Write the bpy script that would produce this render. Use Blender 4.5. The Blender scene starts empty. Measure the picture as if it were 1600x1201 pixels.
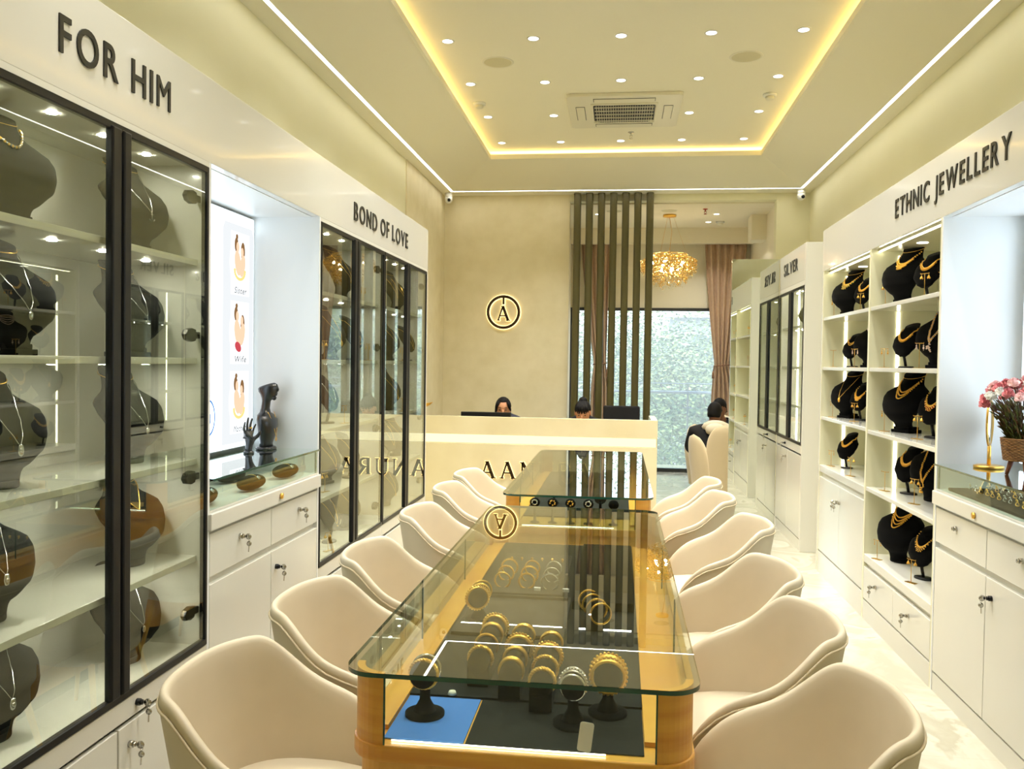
import bpy, bmesh, math, random
from mathutils import Vector, Matrix
random.seed(7)
PI = math.pi
S = bpy.context.scene
COL = S.collection

# ------------------------------------------------------------------ camera
cam_d = bpy.data.cameras.new('camera'); cam = bpy.data.objects.new('camera', cam_d); COL.objects.link(cam)
_r = Vector((0.99216818, 0.12407334, 0.01442588)); _f = Vector((-0.12367913, 0.99199206, -0.02559725)); _u = Vector((-0.0174863, 0.02361259, 0.99956824))
cam.matrix_world = Matrix(((_r.x, _u.x, -_f.x, 0), (_r.y, _u.y, -_f.y, 0), (_r.z, _u.z, -_f.z, 1.5), (0, 0, 0, 1)))
cam_d.sensor_width = 36; cam_d.lens = 1344.72 / 1600 * 36; cam_d.clip_start = .05; cam_d.clip_end = 200
S.camera = cam
# ------------------------------------------------------------------ world, exposure
wd = bpy.data.worlds.new('world'); S.world = wd; wd.use_nodes = True
wn = wd.node_tree.nodes; bgn = wn['Background']
sky = wn.new('ShaderNodeTexSky'); sky.sky_type = 'NISHITA'; sky.sun_disc = False; sky.sun_elevation = math.radians(48); sky.sun_rotation = math.radians(200)
sky.air_density = 1.5; sky.dust_density = 4.0
wmx = wn.new('ShaderNodeMix'); wmx.data_type = 'RGBA'; wmx.inputs[0].default_value = .8
wd.node_tree.links.new(sky.outputs[0], wmx.inputs[6]); wmx.inputs[7].default_value = (.88, .94, 1.0, 1)
wd.node_tree.links.new(wmx.outputs[2], bgn.inputs[0]); bgn.inputs[1].default_value = 2.6
S.view_settings.view_transform = 'Standard'; S.view_settings.look = 'None'
S.view_settings.exposure = -0.14; S.view_settings.gamma = 1; S.view_settings.use_curve_mapping = False
S.cycles.use_denoising = True
S.cycles.max_bounces = 10; S.cycles.transparent_max_bounces = 24; S.cycles.glossy_bounces = 6; S.cycles.diffuse_bounces = 5
S.cycles.sample_clamp_indirect = 4.0; S.cycles.caustics_reflective = False; S.cycles.caustics_refractive = False
# light levels
L_STRIP, L_COVE, L_DOWN, L_CAB, L_BOX, L_SHELF = 11, 16, 10, 380, 3.0, 12

# ------------------------------------------------------------------ materials
MATS = {}
def rgb(r, g, b): # sRGB 0-255 -> linear
    f = lambda c: (c / 255 / 12.92) if c / 255 <= .04045 else ((c / 255 + .055) / 1.055) ** 2.4
    return (f(r), f(g), f(b), 1)
def mat(name, col, rough=.5, metal=0, coat=0, noise=None, bump=0, sheen=0, spec=.5, emis=None, es=0, trans=0):
    if name in MATS: return MATS[name]
    m = bpy.data.materials.new(name); m.use_nodes = True; nt = m.node_tree; b = nt.nodes['Principled BSDF']
    b.inputs['Base Color'].default_value = col; b.inputs['Roughness'].default_value = rough; b.inputs['Metallic'].default_value = metal
    b.inputs['Coat Weight'].default_value = coat; b.inputs['Coat Roughness'].default_value = .05
    b.inputs['Specular IOR Level'].default_value = spec; b.inputs['Sheen Weight'].default_value = sheen; b.inputs['Transmission Weight'].default_value = trans
    if emis: b.inputs['Emission Color'].default_value = emis; b.inputs['Emission Strength'].default_value = es
    if noise:
        c2, sc, det, st = noise
        tc = nt.nodes.new('ShaderNodeTexCoord'); mp = nt.nodes.new('ShaderNodeMapping'); mp.inputs['Scale'].default_value = st
        nz = nt.nodes.new('ShaderNodeTexNoise'); nz.inputs['Scale'].default_value = sc; nz.inputs['Detail'].default_value = det
        rp = nt.nodes.new('ShaderNodeValToRGB'); rp.color_ramp.elements[0].position = .35; rp.color_ramp.elements[1].position = .68
        rp.color_ramp.elements[0].color = col; rp.color_ramp.elements[1].color = c2
        nt.links.new(tc.outputs['Object'], mp.inputs[0]); nt.links.new(mp.outputs[0], nz.inputs['Vector']); nt.links.new(nz.outputs[0], rp.inputs[0]); nt.links.new(rp.outputs[0], b.inputs['Base Color'])
        if bump:
            bp = nt.nodes.new('ShaderNodeBump'); bp.inputs['Strength'].default_value = bump; bp.inputs['Distance'].default_value = .01
            nt.links.new(nz.outputs[0], bp.inputs['Height']); nt.links.new(bp.outputs[0], b.inputs['Normal'])
    MATS[name] = m
    return m
def emit(name, col, s):
    m = bpy.data.materials.new(name); m.use_nodes = True; nt = m.node_tree; nt.nodes.clear()
    e = nt.nodes.new('ShaderNodeEmission'); e.inputs[0].default_value = col; e.inputs[1].default_value = s
    o = nt.nodes.new('ShaderNodeOutputMaterial'); nt.links.new(e.outputs[0], o.inputs[0]); MATS[name] = m; return m
def thin_glass(name, tint, k=1.7, base=.05, rough=0.0, veil=0):
    m = bpy.data.materials.new(name); m.use_nodes = True; nt = m.node_tree; nt.nodes.clear(); N = nt.nodes.new; K = nt.links.new
    lw = N('ShaderNodeLayerWeight'); lw.inputs[0].default_value = .5
    p = N('ShaderNodeMath'); p.operation = 'POWER'; p.inputs[1].default_value = 4.5; K(lw.outputs['Facing'], p.inputs[0])
    q = N('ShaderNodeMath'); q.operation = 'MULTIPLY_ADD'; q.inputs[1].default_value = (1 - base) * k; q.inputs[2].default_value = base * k; q.use_clamp = True; K(p.outputs[0], q.inputs[0])
    t = N('ShaderNodeBsdfTransparent'); t.inputs[0].default_value = tint
    g = N('ShaderNodeBsdfGlossy'); g.inputs['Roughness'].default_value = rough; g.inputs[0].default_value = (.97, 1, .98, 1)
    x = N('ShaderNodeMixShader'); K(q.outputs[0], x.inputs[0]); K(g.outputs[0], x.inputs[2])
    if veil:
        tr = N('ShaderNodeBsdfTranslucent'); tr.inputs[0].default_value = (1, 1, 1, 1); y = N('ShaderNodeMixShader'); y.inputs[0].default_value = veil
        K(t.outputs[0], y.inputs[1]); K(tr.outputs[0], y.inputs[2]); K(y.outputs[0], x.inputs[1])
    else: K(t.outputs[0], x.inputs[1])
    o = N('ShaderNodeOutputMaterial'); K(x.outputs[0], o.inputs[0]); MATS[name] = m; return m

M_white = mat('white_laminate', rgb(228, 227, 218), .16, coat=.5)
M_shelf = mat('shelf_white', rgb(236, 235, 226), .22, coat=.3)
M_wall = mat('cream_paint', rgb(238, 234, 202), .75, noise=(rgb(235, 231, 197), 1.5, 2, (1, 1, 1)))
M_back = mat('beige_textured_wallpaper', rgb(234, 224, 192), .7, noise=(rgb(225, 214, 178), 5, 8, (1, 1, 1)), bump=.25)
M_ceil = mat('ceiling_paint', rgb(246, 242, 222), .85)
M_backzone = mat('warm_white_paint', rgb(240, 232, 208), .8)
M_black = mat('black_metal', rgb(16, 17, 20), .4, spec=.3)
M_letter = mat('black_letter', rgb(30, 30, 26), .45)
M_velvet = mat('black_velvet', rgb(9, 9, 9), .95, sheen=.03, spec=.05)
M_flock = mat('black_flocked_board', rgb(16, 16, 14), .9, sheen=.04, spec=.1)
M_gold = mat('gold', rgb(255, 204, 98), .32, metal=1)
M_goldm = mat('brushed_gold', rgb(226, 182, 92), .3, metal=1)
M_silver = mat('silver', rgb(225, 226, 228), .2, metal=1)
M_chrome = mat('chrome', rgb(190, 188, 182), .18, metal=1)
M_pearl = mat('pearl', rgb(240, 215, 200), .25, coat=.6)
M_green = mat('green_stone', rgb(90, 130, 80), .15, coat=.8)
M_ruby = mat('red_stone', rgb(150, 30, 40), .15, coat=.8)
M_wood = mat('golden_oak', rgb(222, 166, 62), .35, coat=.35, noise=(rgb(205, 140, 46), 2.2, 6, (1, 1, 14)))
M_woodin = mat('golden_oak_inside', rgb(224, 176, 92), .45, noise=(rgb(212, 160, 76), 2.2, 6, (14, 1, 1)))
M_chair = mat('cream_leather', rgb(211, 199, 174), .5, noise=(rgb(207, 195, 170), 9, 2, (1, 1, 1)))
M_piping = mat('cream_piping', rgb(205, 190, 160), .55)
M_petal = mat('beige_velvet', rgb(214, 196, 160), .8, sheen=.4)
M_slat = mat('olive_slat', rgb(74, 68, 34), .4, coat=.1)
M_curtain = mat('taupe_curtain', rgb(178, 150, 124), .8, sheen=.1, noise=(rgb(170, 142, 116), 30, 3, (1, 1, 1)))
M_marble = mat('cream_marble', rgb(226, 215, 182), .22, coat=.3, noise=(rgb(216, 203, 166), 2.2, 9, (1, 1, 1)))
M_skin = mat('skin', rgb(196, 140, 104), .55)
M_skin2 = mat('skin_dark', rgb(128, 84, 62), .55)
M_hair = mat('black_hair', rgb(10, 8, 8), .7, spec=.2)
M_eye = mat('dark_eye', rgb(30, 22, 18), .3)
M_lips = mat('lips', rgb(150, 78, 66), .5)
M_blackcloth = mat('black_cloth', rgb(16, 16, 19), .9)
M_cream = mat('cream_cloth', rgb(226, 214, 190), .9)
M_hinge = mat('dark_hinge', rgb(52, 50, 46), .3, metal=.8)
M_mirror = mat('mirror_silver', rgb(238, 242, 236), .01, metal=1)
M_edge = mat('green_glass_edge', rgb(30, 74, 62), .1, coat=.6)
M_brown = mat('dark_brown_velvet', rgb(44, 36, 24), .85, sheen=.05)
M_blue = mat('blue_reflection_mat', rgb(62, 118, 196), .8)  # colour of the reflection seen in the front table glass
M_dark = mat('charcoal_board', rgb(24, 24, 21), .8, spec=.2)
M_grille = mat('grille_dark', rgb(26, 25, 17), .5)
M_acw = mat('ac_plastic', rgb(232, 228, 208), .4)
M_speaker = mat('speaker_mesh', rgb(205, 198, 165), .7)
M_tag = mat('white_card', rgb(238, 238, 232), .5)
M_line = mat('dark_gap', rgb(120, 116, 100), .8)
M_red = mat('copper_red', rgb(170, 70, 40), .3, metal=.6)
M_alu = mat('window_frame', rgb(52, 54, 56), .4, metal=.4)
M_rail = mat('steel_rail', rgb(150, 160, 168), .3, metal=.7)
E_strip = emit('led_warm_white', (1, .965, .87, 1), L_STRIP)
E_cove = emit('led_amber', (1, .66, .19, 1), L_COVE)
E_down = emit('downlight_glow', (1, .96, .86, 1), L_DOWN)
E_cab = emit('cabinet_spot', (1, .97, .86, 1), L_CAB)
E_box = emit('lightbox_cold', (.76, .90, 1, 1), L_BOX)
E_shelf = emit('led_shelf', (1, .95, .70, 1), L_SHELF)
E_desk = emit('led_desk', (1, .86, .50, 1), 1.7)
E_halo = emit('halo', (1, .72, .30, 1), 3.2)
E_case = emit('case_led', (1, .97, .86, 1), 12)
E_bulb = emit('bulb', (1, .82, .50, 1), 110)
G_door = thin_glass('door_glass', (.88, .90, .84, 1), 1.15, base=.05)
G_table = thin_glass('table_glass', (.88, .93, .86, 1), 1.5)
G_clear = thin_glass('clear_glass', (.90, .95, .92, 1), .8, base=.04)
G_win = thin_glass('window_glass', (.9, .95, .97, 1), 1.0, veil=.16)  # translucent veil imitates glare over the view outside
def crystal_mat():
    m = bpy.data.materials.new('gold_crystal'); m.use_nodes = True; b = m.node_tree.nodes['Principled BSDF']
    b.inputs['Base Color'].default_value = rgb(255, 214, 120); b.inputs['Metallic'].default_value = .7; b.inputs['Roughness'].default_value = .12; return m
M_crystal = crystal_mat()
def floor_mat():
    m = bpy.data.materials.new('polished_marble_tiles'); m.use_nodes = True; nt = m.node_tree; b = nt.nodes['Principled BSDF']; N = nt.nodes.new; K = nt.links.new
    tc = N('ShaderNodeTexCoord'); nz = N('ShaderNodeTexNoise'); nz.inputs['Scale'].default_value = 1.6; nz.inputs['Detail'].default_value = 10; nz.inputs['Distortion'].default_value = 1.6
    rp = N('ShaderNodeValToRGB'); e = rp.color_ramp.elements; e[0].position = .40; e[0].color = rgb(188, 185, 168); e[1].position = .62; e[1].color = rgb(185, 181, 162)
    v = e.new(.505); v.color = rgb(204, 201, 186); v2 = e.new(.47); v2.color = rgb(178, 174, 155)
    br = N('ShaderNodeTexBrick'); br.offset = 0; br.inputs['Scale'].default_value = 1; br.inputs['Brick Width'].default_value = .8; br.inputs['Row Height'].default_value = .8; br.inputs['Mortar Size'].default_value = .0016
    mx = N('ShaderNodeMix'); mx.data_type = 'RGBA'; mx.inputs[7].default_value = rgb(190, 186, 165)
    K(tc.outputs['Object'], nz.inputs['Vector']); K(tc.outputs['Object'], br.inputs['Vector']); K(nz.outputs[0], rp.inputs[0]); K(br.outputs['Fac'], mx.inputs[0]); K(rp.outputs[0], mx.inputs[6]); K(mx.outputs[2], b.inputs['Base Color'])
    b.inputs['Roughness'].default_value = .12; b.inputs['Coat Weight'].default_value = .4; return m
M_floor = floor_mat()

# ------------------------------------------------------------------ mesh building
class MB:
    def __init__(s): s.v = []; s.f = []; s.m = []; s.sm = []
    def add(s, vs, fs, mi=0, smooth=False, T=None):
        o = len(s.v)
        for p in vs:
            p = Vector(p); s.v.append(T @ p if T else p)
        for f in fs: s.f.append(tuple(i + o for i in f)); s.m.append(mi); s.sm.append(smooth)
        return s
    def box(s, x0, x1, y0, y1, z0, z1, mi=0, T=None):
        v = [(x, y, z) for z in (z0, z1) for y in (y0, y1) for x in (x0, x1)]
        return s.add(v, [(0, 2, 3, 1), (4, 5, 7, 6), (0, 1, 5, 4), (2, 6, 7, 3), (0, 4, 6, 2), (1, 3, 7, 5)], mi, False, T)
    def rings(s, rs, mi=0, cap=True, smooth=True, T=None, closed=False):
        n = len(rs[0]); vs = [p for r in rs for p in r]; fs = []
        m = len(rs)
        for i in range(m if closed else m - 1):
            a = i * n; b = ((i + 1) % m) * n
            for j in range(n): k = (j + 1) % n; fs.append((a + j, a + k, b + k, b + j))
        if cap and not closed: fs += [tuple(range(n - 1, -1, -1)), tuple(range((m - 1) * n, m * n))]
        return s.add(vs, fs, mi, smooth, T)
    def lathe(s, prof, n=20, c=(0, 0, 0), mi=0, cap=True, smooth=True, T=None, sx=1, sy=1):
        return s.rings([[(c[0] + r * sx * math.cos(2 * PI * j / n), c[1] + r * sy * math.sin(2 * PI * j / n), c[2] + z) for j in range(n)] for r, z in prof], mi, cap, smooth, T)
    def cyl(s, a, b, r, n=12, mi=0, r2=None, smooth=True, T=None):
        return s.tube([a, b], [r, r if r2 is None else r2], n, mi, smooth=smooth, T=T)
    def tube(s, pts, r, n=8, mi=0, closed=False, smooth=True, T=None):
        pts = [Vector(p) for p in pts]; m = len(pts); rr = r if isinstance(r, (list, tuple)) else [r] * m; rs = []; up = None
        for i in range(m):
            a = pts[(i - 1) % m] if (closed or i) else pts[0]; b = pts[(i + 1) % m] if (closed or i < m - 1) else pts[-1]
            d = (b - a).normalized() if (b - a).length > 1e-9 else Vector((0, 0, 1))
            if up is None: up = Vector((0, 0, 1)) if abs(d.z) < .9 else Vector((1, 0, 0))
            x = d.cross(up).normalized(); y = x.cross(d).normalized(); up = y
            rs.append([tuple(pts[i] + (x * math.cos(2 * PI * j / n) + y * math.sin(2 * PI * j / n)) * rr[i]) for j in range(n)])
        return s.rings(rs, mi, True, smooth, T, closed)
    def sph(s, c, r, n=8, mi=0, T=None, sx=1, sy=1, sz=1):
        h = max(3, n // 2); rs = [[(c[0] + sx * r * math.sin(PI * i / h) * math.cos(2 * PI * j / n), c[1] + sy * r * math.sin(PI * i / h) * math.sin(2 * PI * j / n), c[2] + sz * r * math.cos(PI * i / h)) for j in range(n)] for i in range(1, h)]
        vs = [p for q in rs for p in q] + [(c[0], c[1], c[2] + sz * r), (c[0], c[1], c[2] - sz * r)]; fs = []
        for i in range(len(rs) - 1):
            for j in range(n): k = (j + 1) % n; fs.append((i * n + j, (i + 1) * n + j, (i + 1) * n + k, i * n + k))
        t = len(rs) * n
        for j in range(n): k = (j + 1) % n; fs += [(t, j, k), (t + 1, (len(rs) - 1) * n + k, (len(rs) - 1) * n + j)]
        return s.add(vs, fs, mi, True, T)
    def prism(s, pts, h0, h1, axis='x', mi=0, T=None, smooth=False): # 2D polygon extruded along axis
        f = {'x': lambda p, h: (h, p[0], p[1]), 'y': lambda p, h: (p[0], h, p[1]), 'z': lambda p, h: (p[0], p[1], h)}[axis]
        return s.rings([[f(p, h0) for p in pts], [f(p, h1) for p in pts]], mi, True, smooth, T)
    def quad(s, a, b, c, d, mi=0): return s.add([a, b, c, d], [(0, 1, 2, 3)], mi)
def wpos(o):
    p = Vector((0, 0, 0))
    while o: p += Vector(o.location); o = o.parent
    return p
def mesh_of(name, mb, mats, off):
    me = bpy.data.meshes.new(name); me.from_pydata([tuple(v - off) for v in mb.v], [], mb.f)
    for m in (mats if isinstance(mats, (list, tuple)) else [mats]): me.materials.append(m)
    me.polygons.foreach_set('material_index', mb.m); me.polygons.foreach_set('use_smooth', mb.sm); me.update()
    bm = bmesh.new(); bm.from_mesh(me); bmesh.ops.recalc_face_normals(bm, faces=bm.faces); bm.to_mesh(me); bm.free()
    return me
def obj(name, mb, mats, parent=None, bev=0, label=None, kind=None, auto=True):
    if parent is None:
        n = len(mb.v); xs = [v.x for v in mb.v]; ys = [v.y for v in mb.v]; zs = [v.z for v in mb.v]
        off = Vector(((min(xs) + max(xs)) / 2, (min(ys) + max(ys)) / 2, min(zs)))
    else: off = wpos(parent)
    o = bpy.data.objects.new(name, mesh_of(name, mb, mats, off)); COL.objects.link(o)
    if parent is None: o.location = off
    else: o.parent = parent
    if bev:
        b = o.modifiers.new('bevel', 'BEVEL'); b.width = bev; b.segments = 2; b.limit_method = 'ANGLE'; b.angle_limit = .7
    if label: o['label'] = label
    if kind: o['kind'] = kind
    return o
def tag(o, label, cat, group=None):
    o['label'] = label; o['category'] = cat
    if group: o['group'] = group
    return o
def thing(name, label, cat, loc=(0, 0, 0), group=None):
    o = bpy.data.objects.new(name, None); COL.objects.link(o); o.location = loc; o.empty_display_size = .1
    return tag(o, label, cat, group)
def struct(name, mb, m, bev=0): return obj(name, mb, m, None, bev, kind='structure')
def copy_tree(o, parent=None):
    c = o.copy(); COL.objects.link(c); c.parent = parent
    for ch in o.children: copy_tree(ch, c)
    return c
def place(proto, used, loc, rz, label, group, scale=1, lean=0):
    o = proto if not used.get(proto.name) else copy_tree(proto)
    used[proto.name] = True
    o.location = loc; o.rotation_euler = (0, 0, rz); o.scale = (scale,) * 3; o['label'] = label
    if group: o['group'] = group
    return o
USED = {}
def B(*a): return MB().box(*a)
def skin(name, pts, edges, rad, m, parent=None, sub=2, root=0):
    me = bpy.data.meshes.new(name); me.from_pydata(pts, edges, []); o = bpy.data.objects.new(name, me); COL.objects.link(o)
    sk = o.modifiers.new('s', 'SKIN'); sk.use_smooth_shade = True
    for i, r in enumerate(rad):
        r = (r, r) if not isinstance(r, tuple) else r
        me.skin_vertices[0].data[i].radius = r
    me.skin_vertices[0].data[root].use_root = True
    if sub: sb = o.modifiers.new('u', 'SUBSURF'); sb.levels = sub; sb.render_levels = sub
    dg = bpy.context.evaluated_depsgraph_get(); nm = bpy.data.meshes.new_from_object(o.evaluated_get(dg))
    bpy.data.objects.remove(o); nm.materials.clear(); nm.materials.append(m)
    for p in nm.polygons: p.use_smooth = True
    r = bpy.data.objects.new(name, nm); COL.objects.link(r); r.parent = parent
    return r

# ------------------------------------------------------------------ room shell
X = 1.47                      # cabinet fronts
WX = 2.09; SO = 3.45; LIP = 3.62; CE = 3.70; YB = 10.03; YN = -2.2
struct('floor', B(-WX - .1, WX + .1, YN - .1, 12.45, -.05, 0), M_floor)
struct('wall_left', B(-WX - .1, -WX, YN, YB, 0, SO + .4), M_wall)
struct('wall_right', B(WX, WX + .1, YN, YB, 0, SO + .4), M_wall)
struct('wall_added_front', B(-WX - .1, WX + .1, YN - .1, YN, 0, SO + .4), M_wall)  # unseen closing wall, added to keep storefront daylight out
struct('wall_back', B(-WX, -.602, YB, YB + .14, 0, SO), M_back)
struct('wall_back_right', B(1.724, WX, YB, YB + .14, 0, SO), M_wall)
struct('trim_1', B(-.602, 1.724, YB, YB + .14, 3.375, SO), M_wall)
# plaster strip on the left wall before the back wall (wallpapered return)
struct('wall_left', B(-WX, -WX + .012, 8.2, YB, 0, SO), M_back)
# soffit ring: flat, then sloping up to the lip
mb = MB(); LX, LY = 1.945, 9.78; IX, IY = 1.39, 8.93
mb.box(-WX, -1.96, YN, YB, SO, SO + .05).box(1.96, WX, YN, YB, SO, SO + .05).box(-1.96, 1.96, LY + .015, YB, SO, SO + .05)
def slope(mb, a, b, c, d, t=.03):
    vs = [a, b, c, d] + [(p[0], p[1], p[2] + t) for p in (a, b, c, d)]
    mb.add(vs, [(0, 1, 2, 3), (4, 7, 6, 5), (0, 4, 5, 1), (1, 5, 6, 2), (2, 6, 7, 3), (3, 7, 4, 0)])
slope(mb, (-1.93, YN, SO), (-1.93, LY - .015, SO), (-IX, IY, LIP), (-IX, YN, LIP))
slope(mb, (1.93, YN, SO), (IX, YN, LIP), (IX, IY, LIP), (1.93, LY - .015, SO))
slope(mb, (-1.93, LY - .015, SO), (1.93, LY - .015, SO), (IX, IY, LIP), (-IX, IY, LIP))
# lip upstand
mb.box(-IX + .002, -IX + .022, YN, IY - .002, LIP - .012, LIP + .036).box(IX - .022, IX - .002, YN, IY - .002, LIP - .012, LIP + .036).box(-IX + .022, IX - .022, IY - .022, IY - .002, LIP - .012, LIP + .036)
struct('ceiling', mb, M_ceil)
struct('ceiling', B(-WX - .1, WX + .1, YN, YB + .14, CE, CE + .08), M_ceil)
struct('ceiling_back_room', B(-.75, 2.3, YB + .14, 12.45, 3.36, 3.5), M_backzone)
for nm, a, b, lab in (('left', (-1.96, -1.93), (YN, LY), 'long white light line in the soffit above the left wall cabinets'), ('right', (1.93, 1.96), (YN, LY), 'long white light line in the soffit above the right wall shelves'), ('back', (-1.93, 1.93), (LY - .015, LY + .015), 'white light line crossing the ceiling in front of the back wall')):
    tag(obj('led_strip_light', B(a[0], a[1], b[0], b[1], SO + .002, SO + .02), E_strip), lab, 'light', 'white light lines set in the soffit')
# amber cove strips hidden behind the lip
for a, b, lab in (((-IX - .12, -IX - .06), (YN, IY + .1), 'amber cove light along the left edge of the raised ceiling'), ((IX + .06, IX + .12), (YN, IY + .1), 'amber cove light along the right edge of the raised ceiling'), ((-IX, IX), (IY + .06, IY + .12), 'amber cove light along the far edge of the raised ceiling')):
    tag(obj('cove_light', B(a[0], a[1], b[0], b[1], LIP + .03, LIP + .043), E_cove), lab, 'light', 'amber cove lights above the ceiling lip')

# ------------------------------------------------------------------ ceiling fittings
def downlight(x, y, z, r, label, grp):
    t = thing('downlight', label, 'light', (x, y, z), grp)
    m = MB().lathe([(r * .82, -.004), (r, -.006), (r * 1.08, -.003), (r * 1.08, 0)], 24, (x, y, z), cap=False); obj('ring', m, M_tag, t)
    m = MB().lathe([(r * .84, -.004), (.001, -.004)], 24, (x, y, z), cap=False, smooth=False); obj('lens', m, E_down, t)
    ld = bpy.data.lights.new('downlight_beam', 'AREA'); ld.shape = 'DISK'; ld.size = r * 1.6; ld.energy = DOWN_W; ld.color = (1, .97, .90); ld.spread = 1.9
    lo = bpy.data.objects.new('beam', ld); COL.objects.link(lo); lo.parent = t; lo.location = (0, 0, -.012); lo['kind'] = 'helper'
DOWN_W = 9.0
cols = ['far left', 'second', 'middle', 'fourth', 'far right']; rws = {0: 'nearest visible', 1: 'second', 2: 'third', 3: 'farthest', -1: 'first added unseen', -2: 'second added unseen', -4: 'third added unseen'}
for j in (-4, -2, -1, 0, 1, 2, 3):  # negative rows lie out of view, added for more light
    for i in range(5):
        if j == 2 and i == 2: continue
        downlight(-.028 + (i - 2) * .5915, 5.865 + j * .913, CE, .042, f'round recessed downlight, {cols[i]} of the {rws[j]} row on the raised ceiling', 'downlights in the raised ceiling')
t = thing('ceiling_air_conditioner', 'square white cassette air conditioner with dark louvred grille in ceiling', 'air conditioner', (0, 7.557, CE))
m = MB(); a = .475
m.prism([(-a + .03, -a), (a - .03, -a), (a, -a + .03), (a, a - .03), (a - .03, a), (-a + .03, a), (-a, a - .03), (-a, -a + .03)], CE - .03, CE, 'z', T=Matrix.Translation((0, 7.557, 0)))
obj('casing', m, M_acw, t, .006)
m = MB(); m.prism([(-.26, -.21), (-.21, -.26), (.21, -.26), (.26, -.21), (.26, .21), (.21, .26), (-.21, .26), (-.26, .21)], CE - .036, CE - .028, 'z', T=Matrix.Translation((0, 7.557, 0))); g = obj('intake_grille', m, M_grille, t)
m = MB()
for k in range(24): x = -.235 + k * .0204; m.box(x, x + .0035, 7.557 - .235, 7.557 + .235, CE - .044, CE - .036)
for k in range(5): y = 7.557 - .2 + k * .1; m.box(-.25, .25, y, y + .006, CE - .045, CE - .037)
obj('louvre', m, M_acw, g)
m = MB(); m.box(-.28, .28, 7.557 - .28, 7.557 - .26, CE - .042, CE - .029).box(-.28, .28, 7.557 + .26, 7.557 + .28, CE - .042, CE - .029).box(-.28, -.26, 7.557 - .26, 7.557 + .26, CE - .042, CE - .029).box(.26, .28, 7.557 - .26, 7.557 + .26, CE - .042, CE - .029); obj('grille_frame', m, M_acw, t, .004)
for sx, sy in ((0, -1), (0, 1), (-1, 0), (1, 0)):
    m = MB(); cx, cy = sx * .37, 7.557 + sy * .37; w, d = (.25, .035) if sy else (.035, .19)
    m.box(cx - w, cx + w, cy - d, cy + d, CE - .036, CE - .028); vn = obj('air_vane', m, M_acw, t, .004)
    m = MB(); e = .004
    m.box(cx - w - e, cx + w + e, cy - d - e, cy - d, CE - .033, CE - .029).box(cx - w - e, cx + w + e, cy + d, cy + d + e, CE - .033, CE - .029).box(cx - w - e, cx - w, cy - d, cy + d, CE - .033, CE - .029).box(cx + w, cx + w + e, cy - d, cy + d, CE - .033, CE - .029); obj('vane_gap', m, M_grille, vn)
for x, y, lab in ((-.925, 6.306, 'left'), (.855, 6.336, 'right')):
    t = thing('ceiling_speaker', f'round flush ceiling speaker on the {lab} side of the raised ceiling', 'speaker', (x, y, CE), 'round ceiling speakers')
    obj('rim', MB().lathe([(.10, -.004), (.112, -.006), (.118, 0)], 32, (x, y, CE), cap=False), M_acw, t); obj('grille', MB().lathe([(.102, -.005), (.001, -.007)], 32, (x, y, CE), cap=False), M_speaker, t)
for x, y, z, lab in ((-1.223, 7.283, CE, 'left edge of the raised ceiling'), (1.169, 7.225, CE, 'right edge of the raised ceiling'), (1.262, 11.45, 3.36, 'back room ceiling')):
    t = thing('smoke_detector', f'white smoke detector at the {lab}', 'smoke detector', (x, y, z), 'smoke detectors')
    obj('base', MB().lathe([(.055, 0), (.055, -.015), (.045, -.02)], 20, (x, y, z)), M_tag, t); obj('sensor_head', MB().lathe([(.036, -.018), (.036, -.035), (.028, -.045), (.01, -.05)], 20, (x, y, z)), M_acw, t)
def sprinkler(x, y, z, m_, lab):
    t = thing('fire_sprinkler', lab, 'sprinkler', (x, y, z), 'fire sprinklers')
    obj('escutcheon', MB().lathe([(.03, 0), (.026, -.008), (.01, -.01)], 14, (x, y, z)), m_, t)
    obj('nozzle', MB().cyl((x, y, z - .008), (x, y, z - .035), .007).cyl((x - .012, y, z - .03), (x - .004, y, z - .06), .003, 6).cyl((x + .012, y, z - .03), (x + .004, y, z - .06), .003, 6), m_, t)
    obj('deflector', MB().lathe([(.018, -.06), (.018, -.064), (.004, -.066)], 12, (x, y, z)), m_, t)
sprinkler(.069, 8.30, CE, M_chrome, 'chrome fire sprinkler just beyond the ceiling air conditioner')
sprinkler(.98, 10.5, 3.36, M_red, 'red fire sprinkler in the back room ceiling')
for x, lab in ((-2.0, 'left'), (1.955, 'right')):
    t = thing('dome_camera', f'small white dome camera under the soffit at the {lab} back corner', 'camera', (x, 9.86, SO), 'dome cameras in the back corners')
    obj('mount', MB().lathe([(.042, 0), (.045, -.03), (.043, -.05)], 20, (x, 9.86, SO)), M_tag, t)
    d = obj('dome', MB().lathe([(.043, -.045), (.046, -.07), (.038, -.1), (.02, -.116), (.002, -.12)], 20, (x, 9.86, SO)), M_tag, t)
    obj('lens', MB().sph((x + .012, 9.82, SO - .085), .02, 12), M_black, d)

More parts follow.
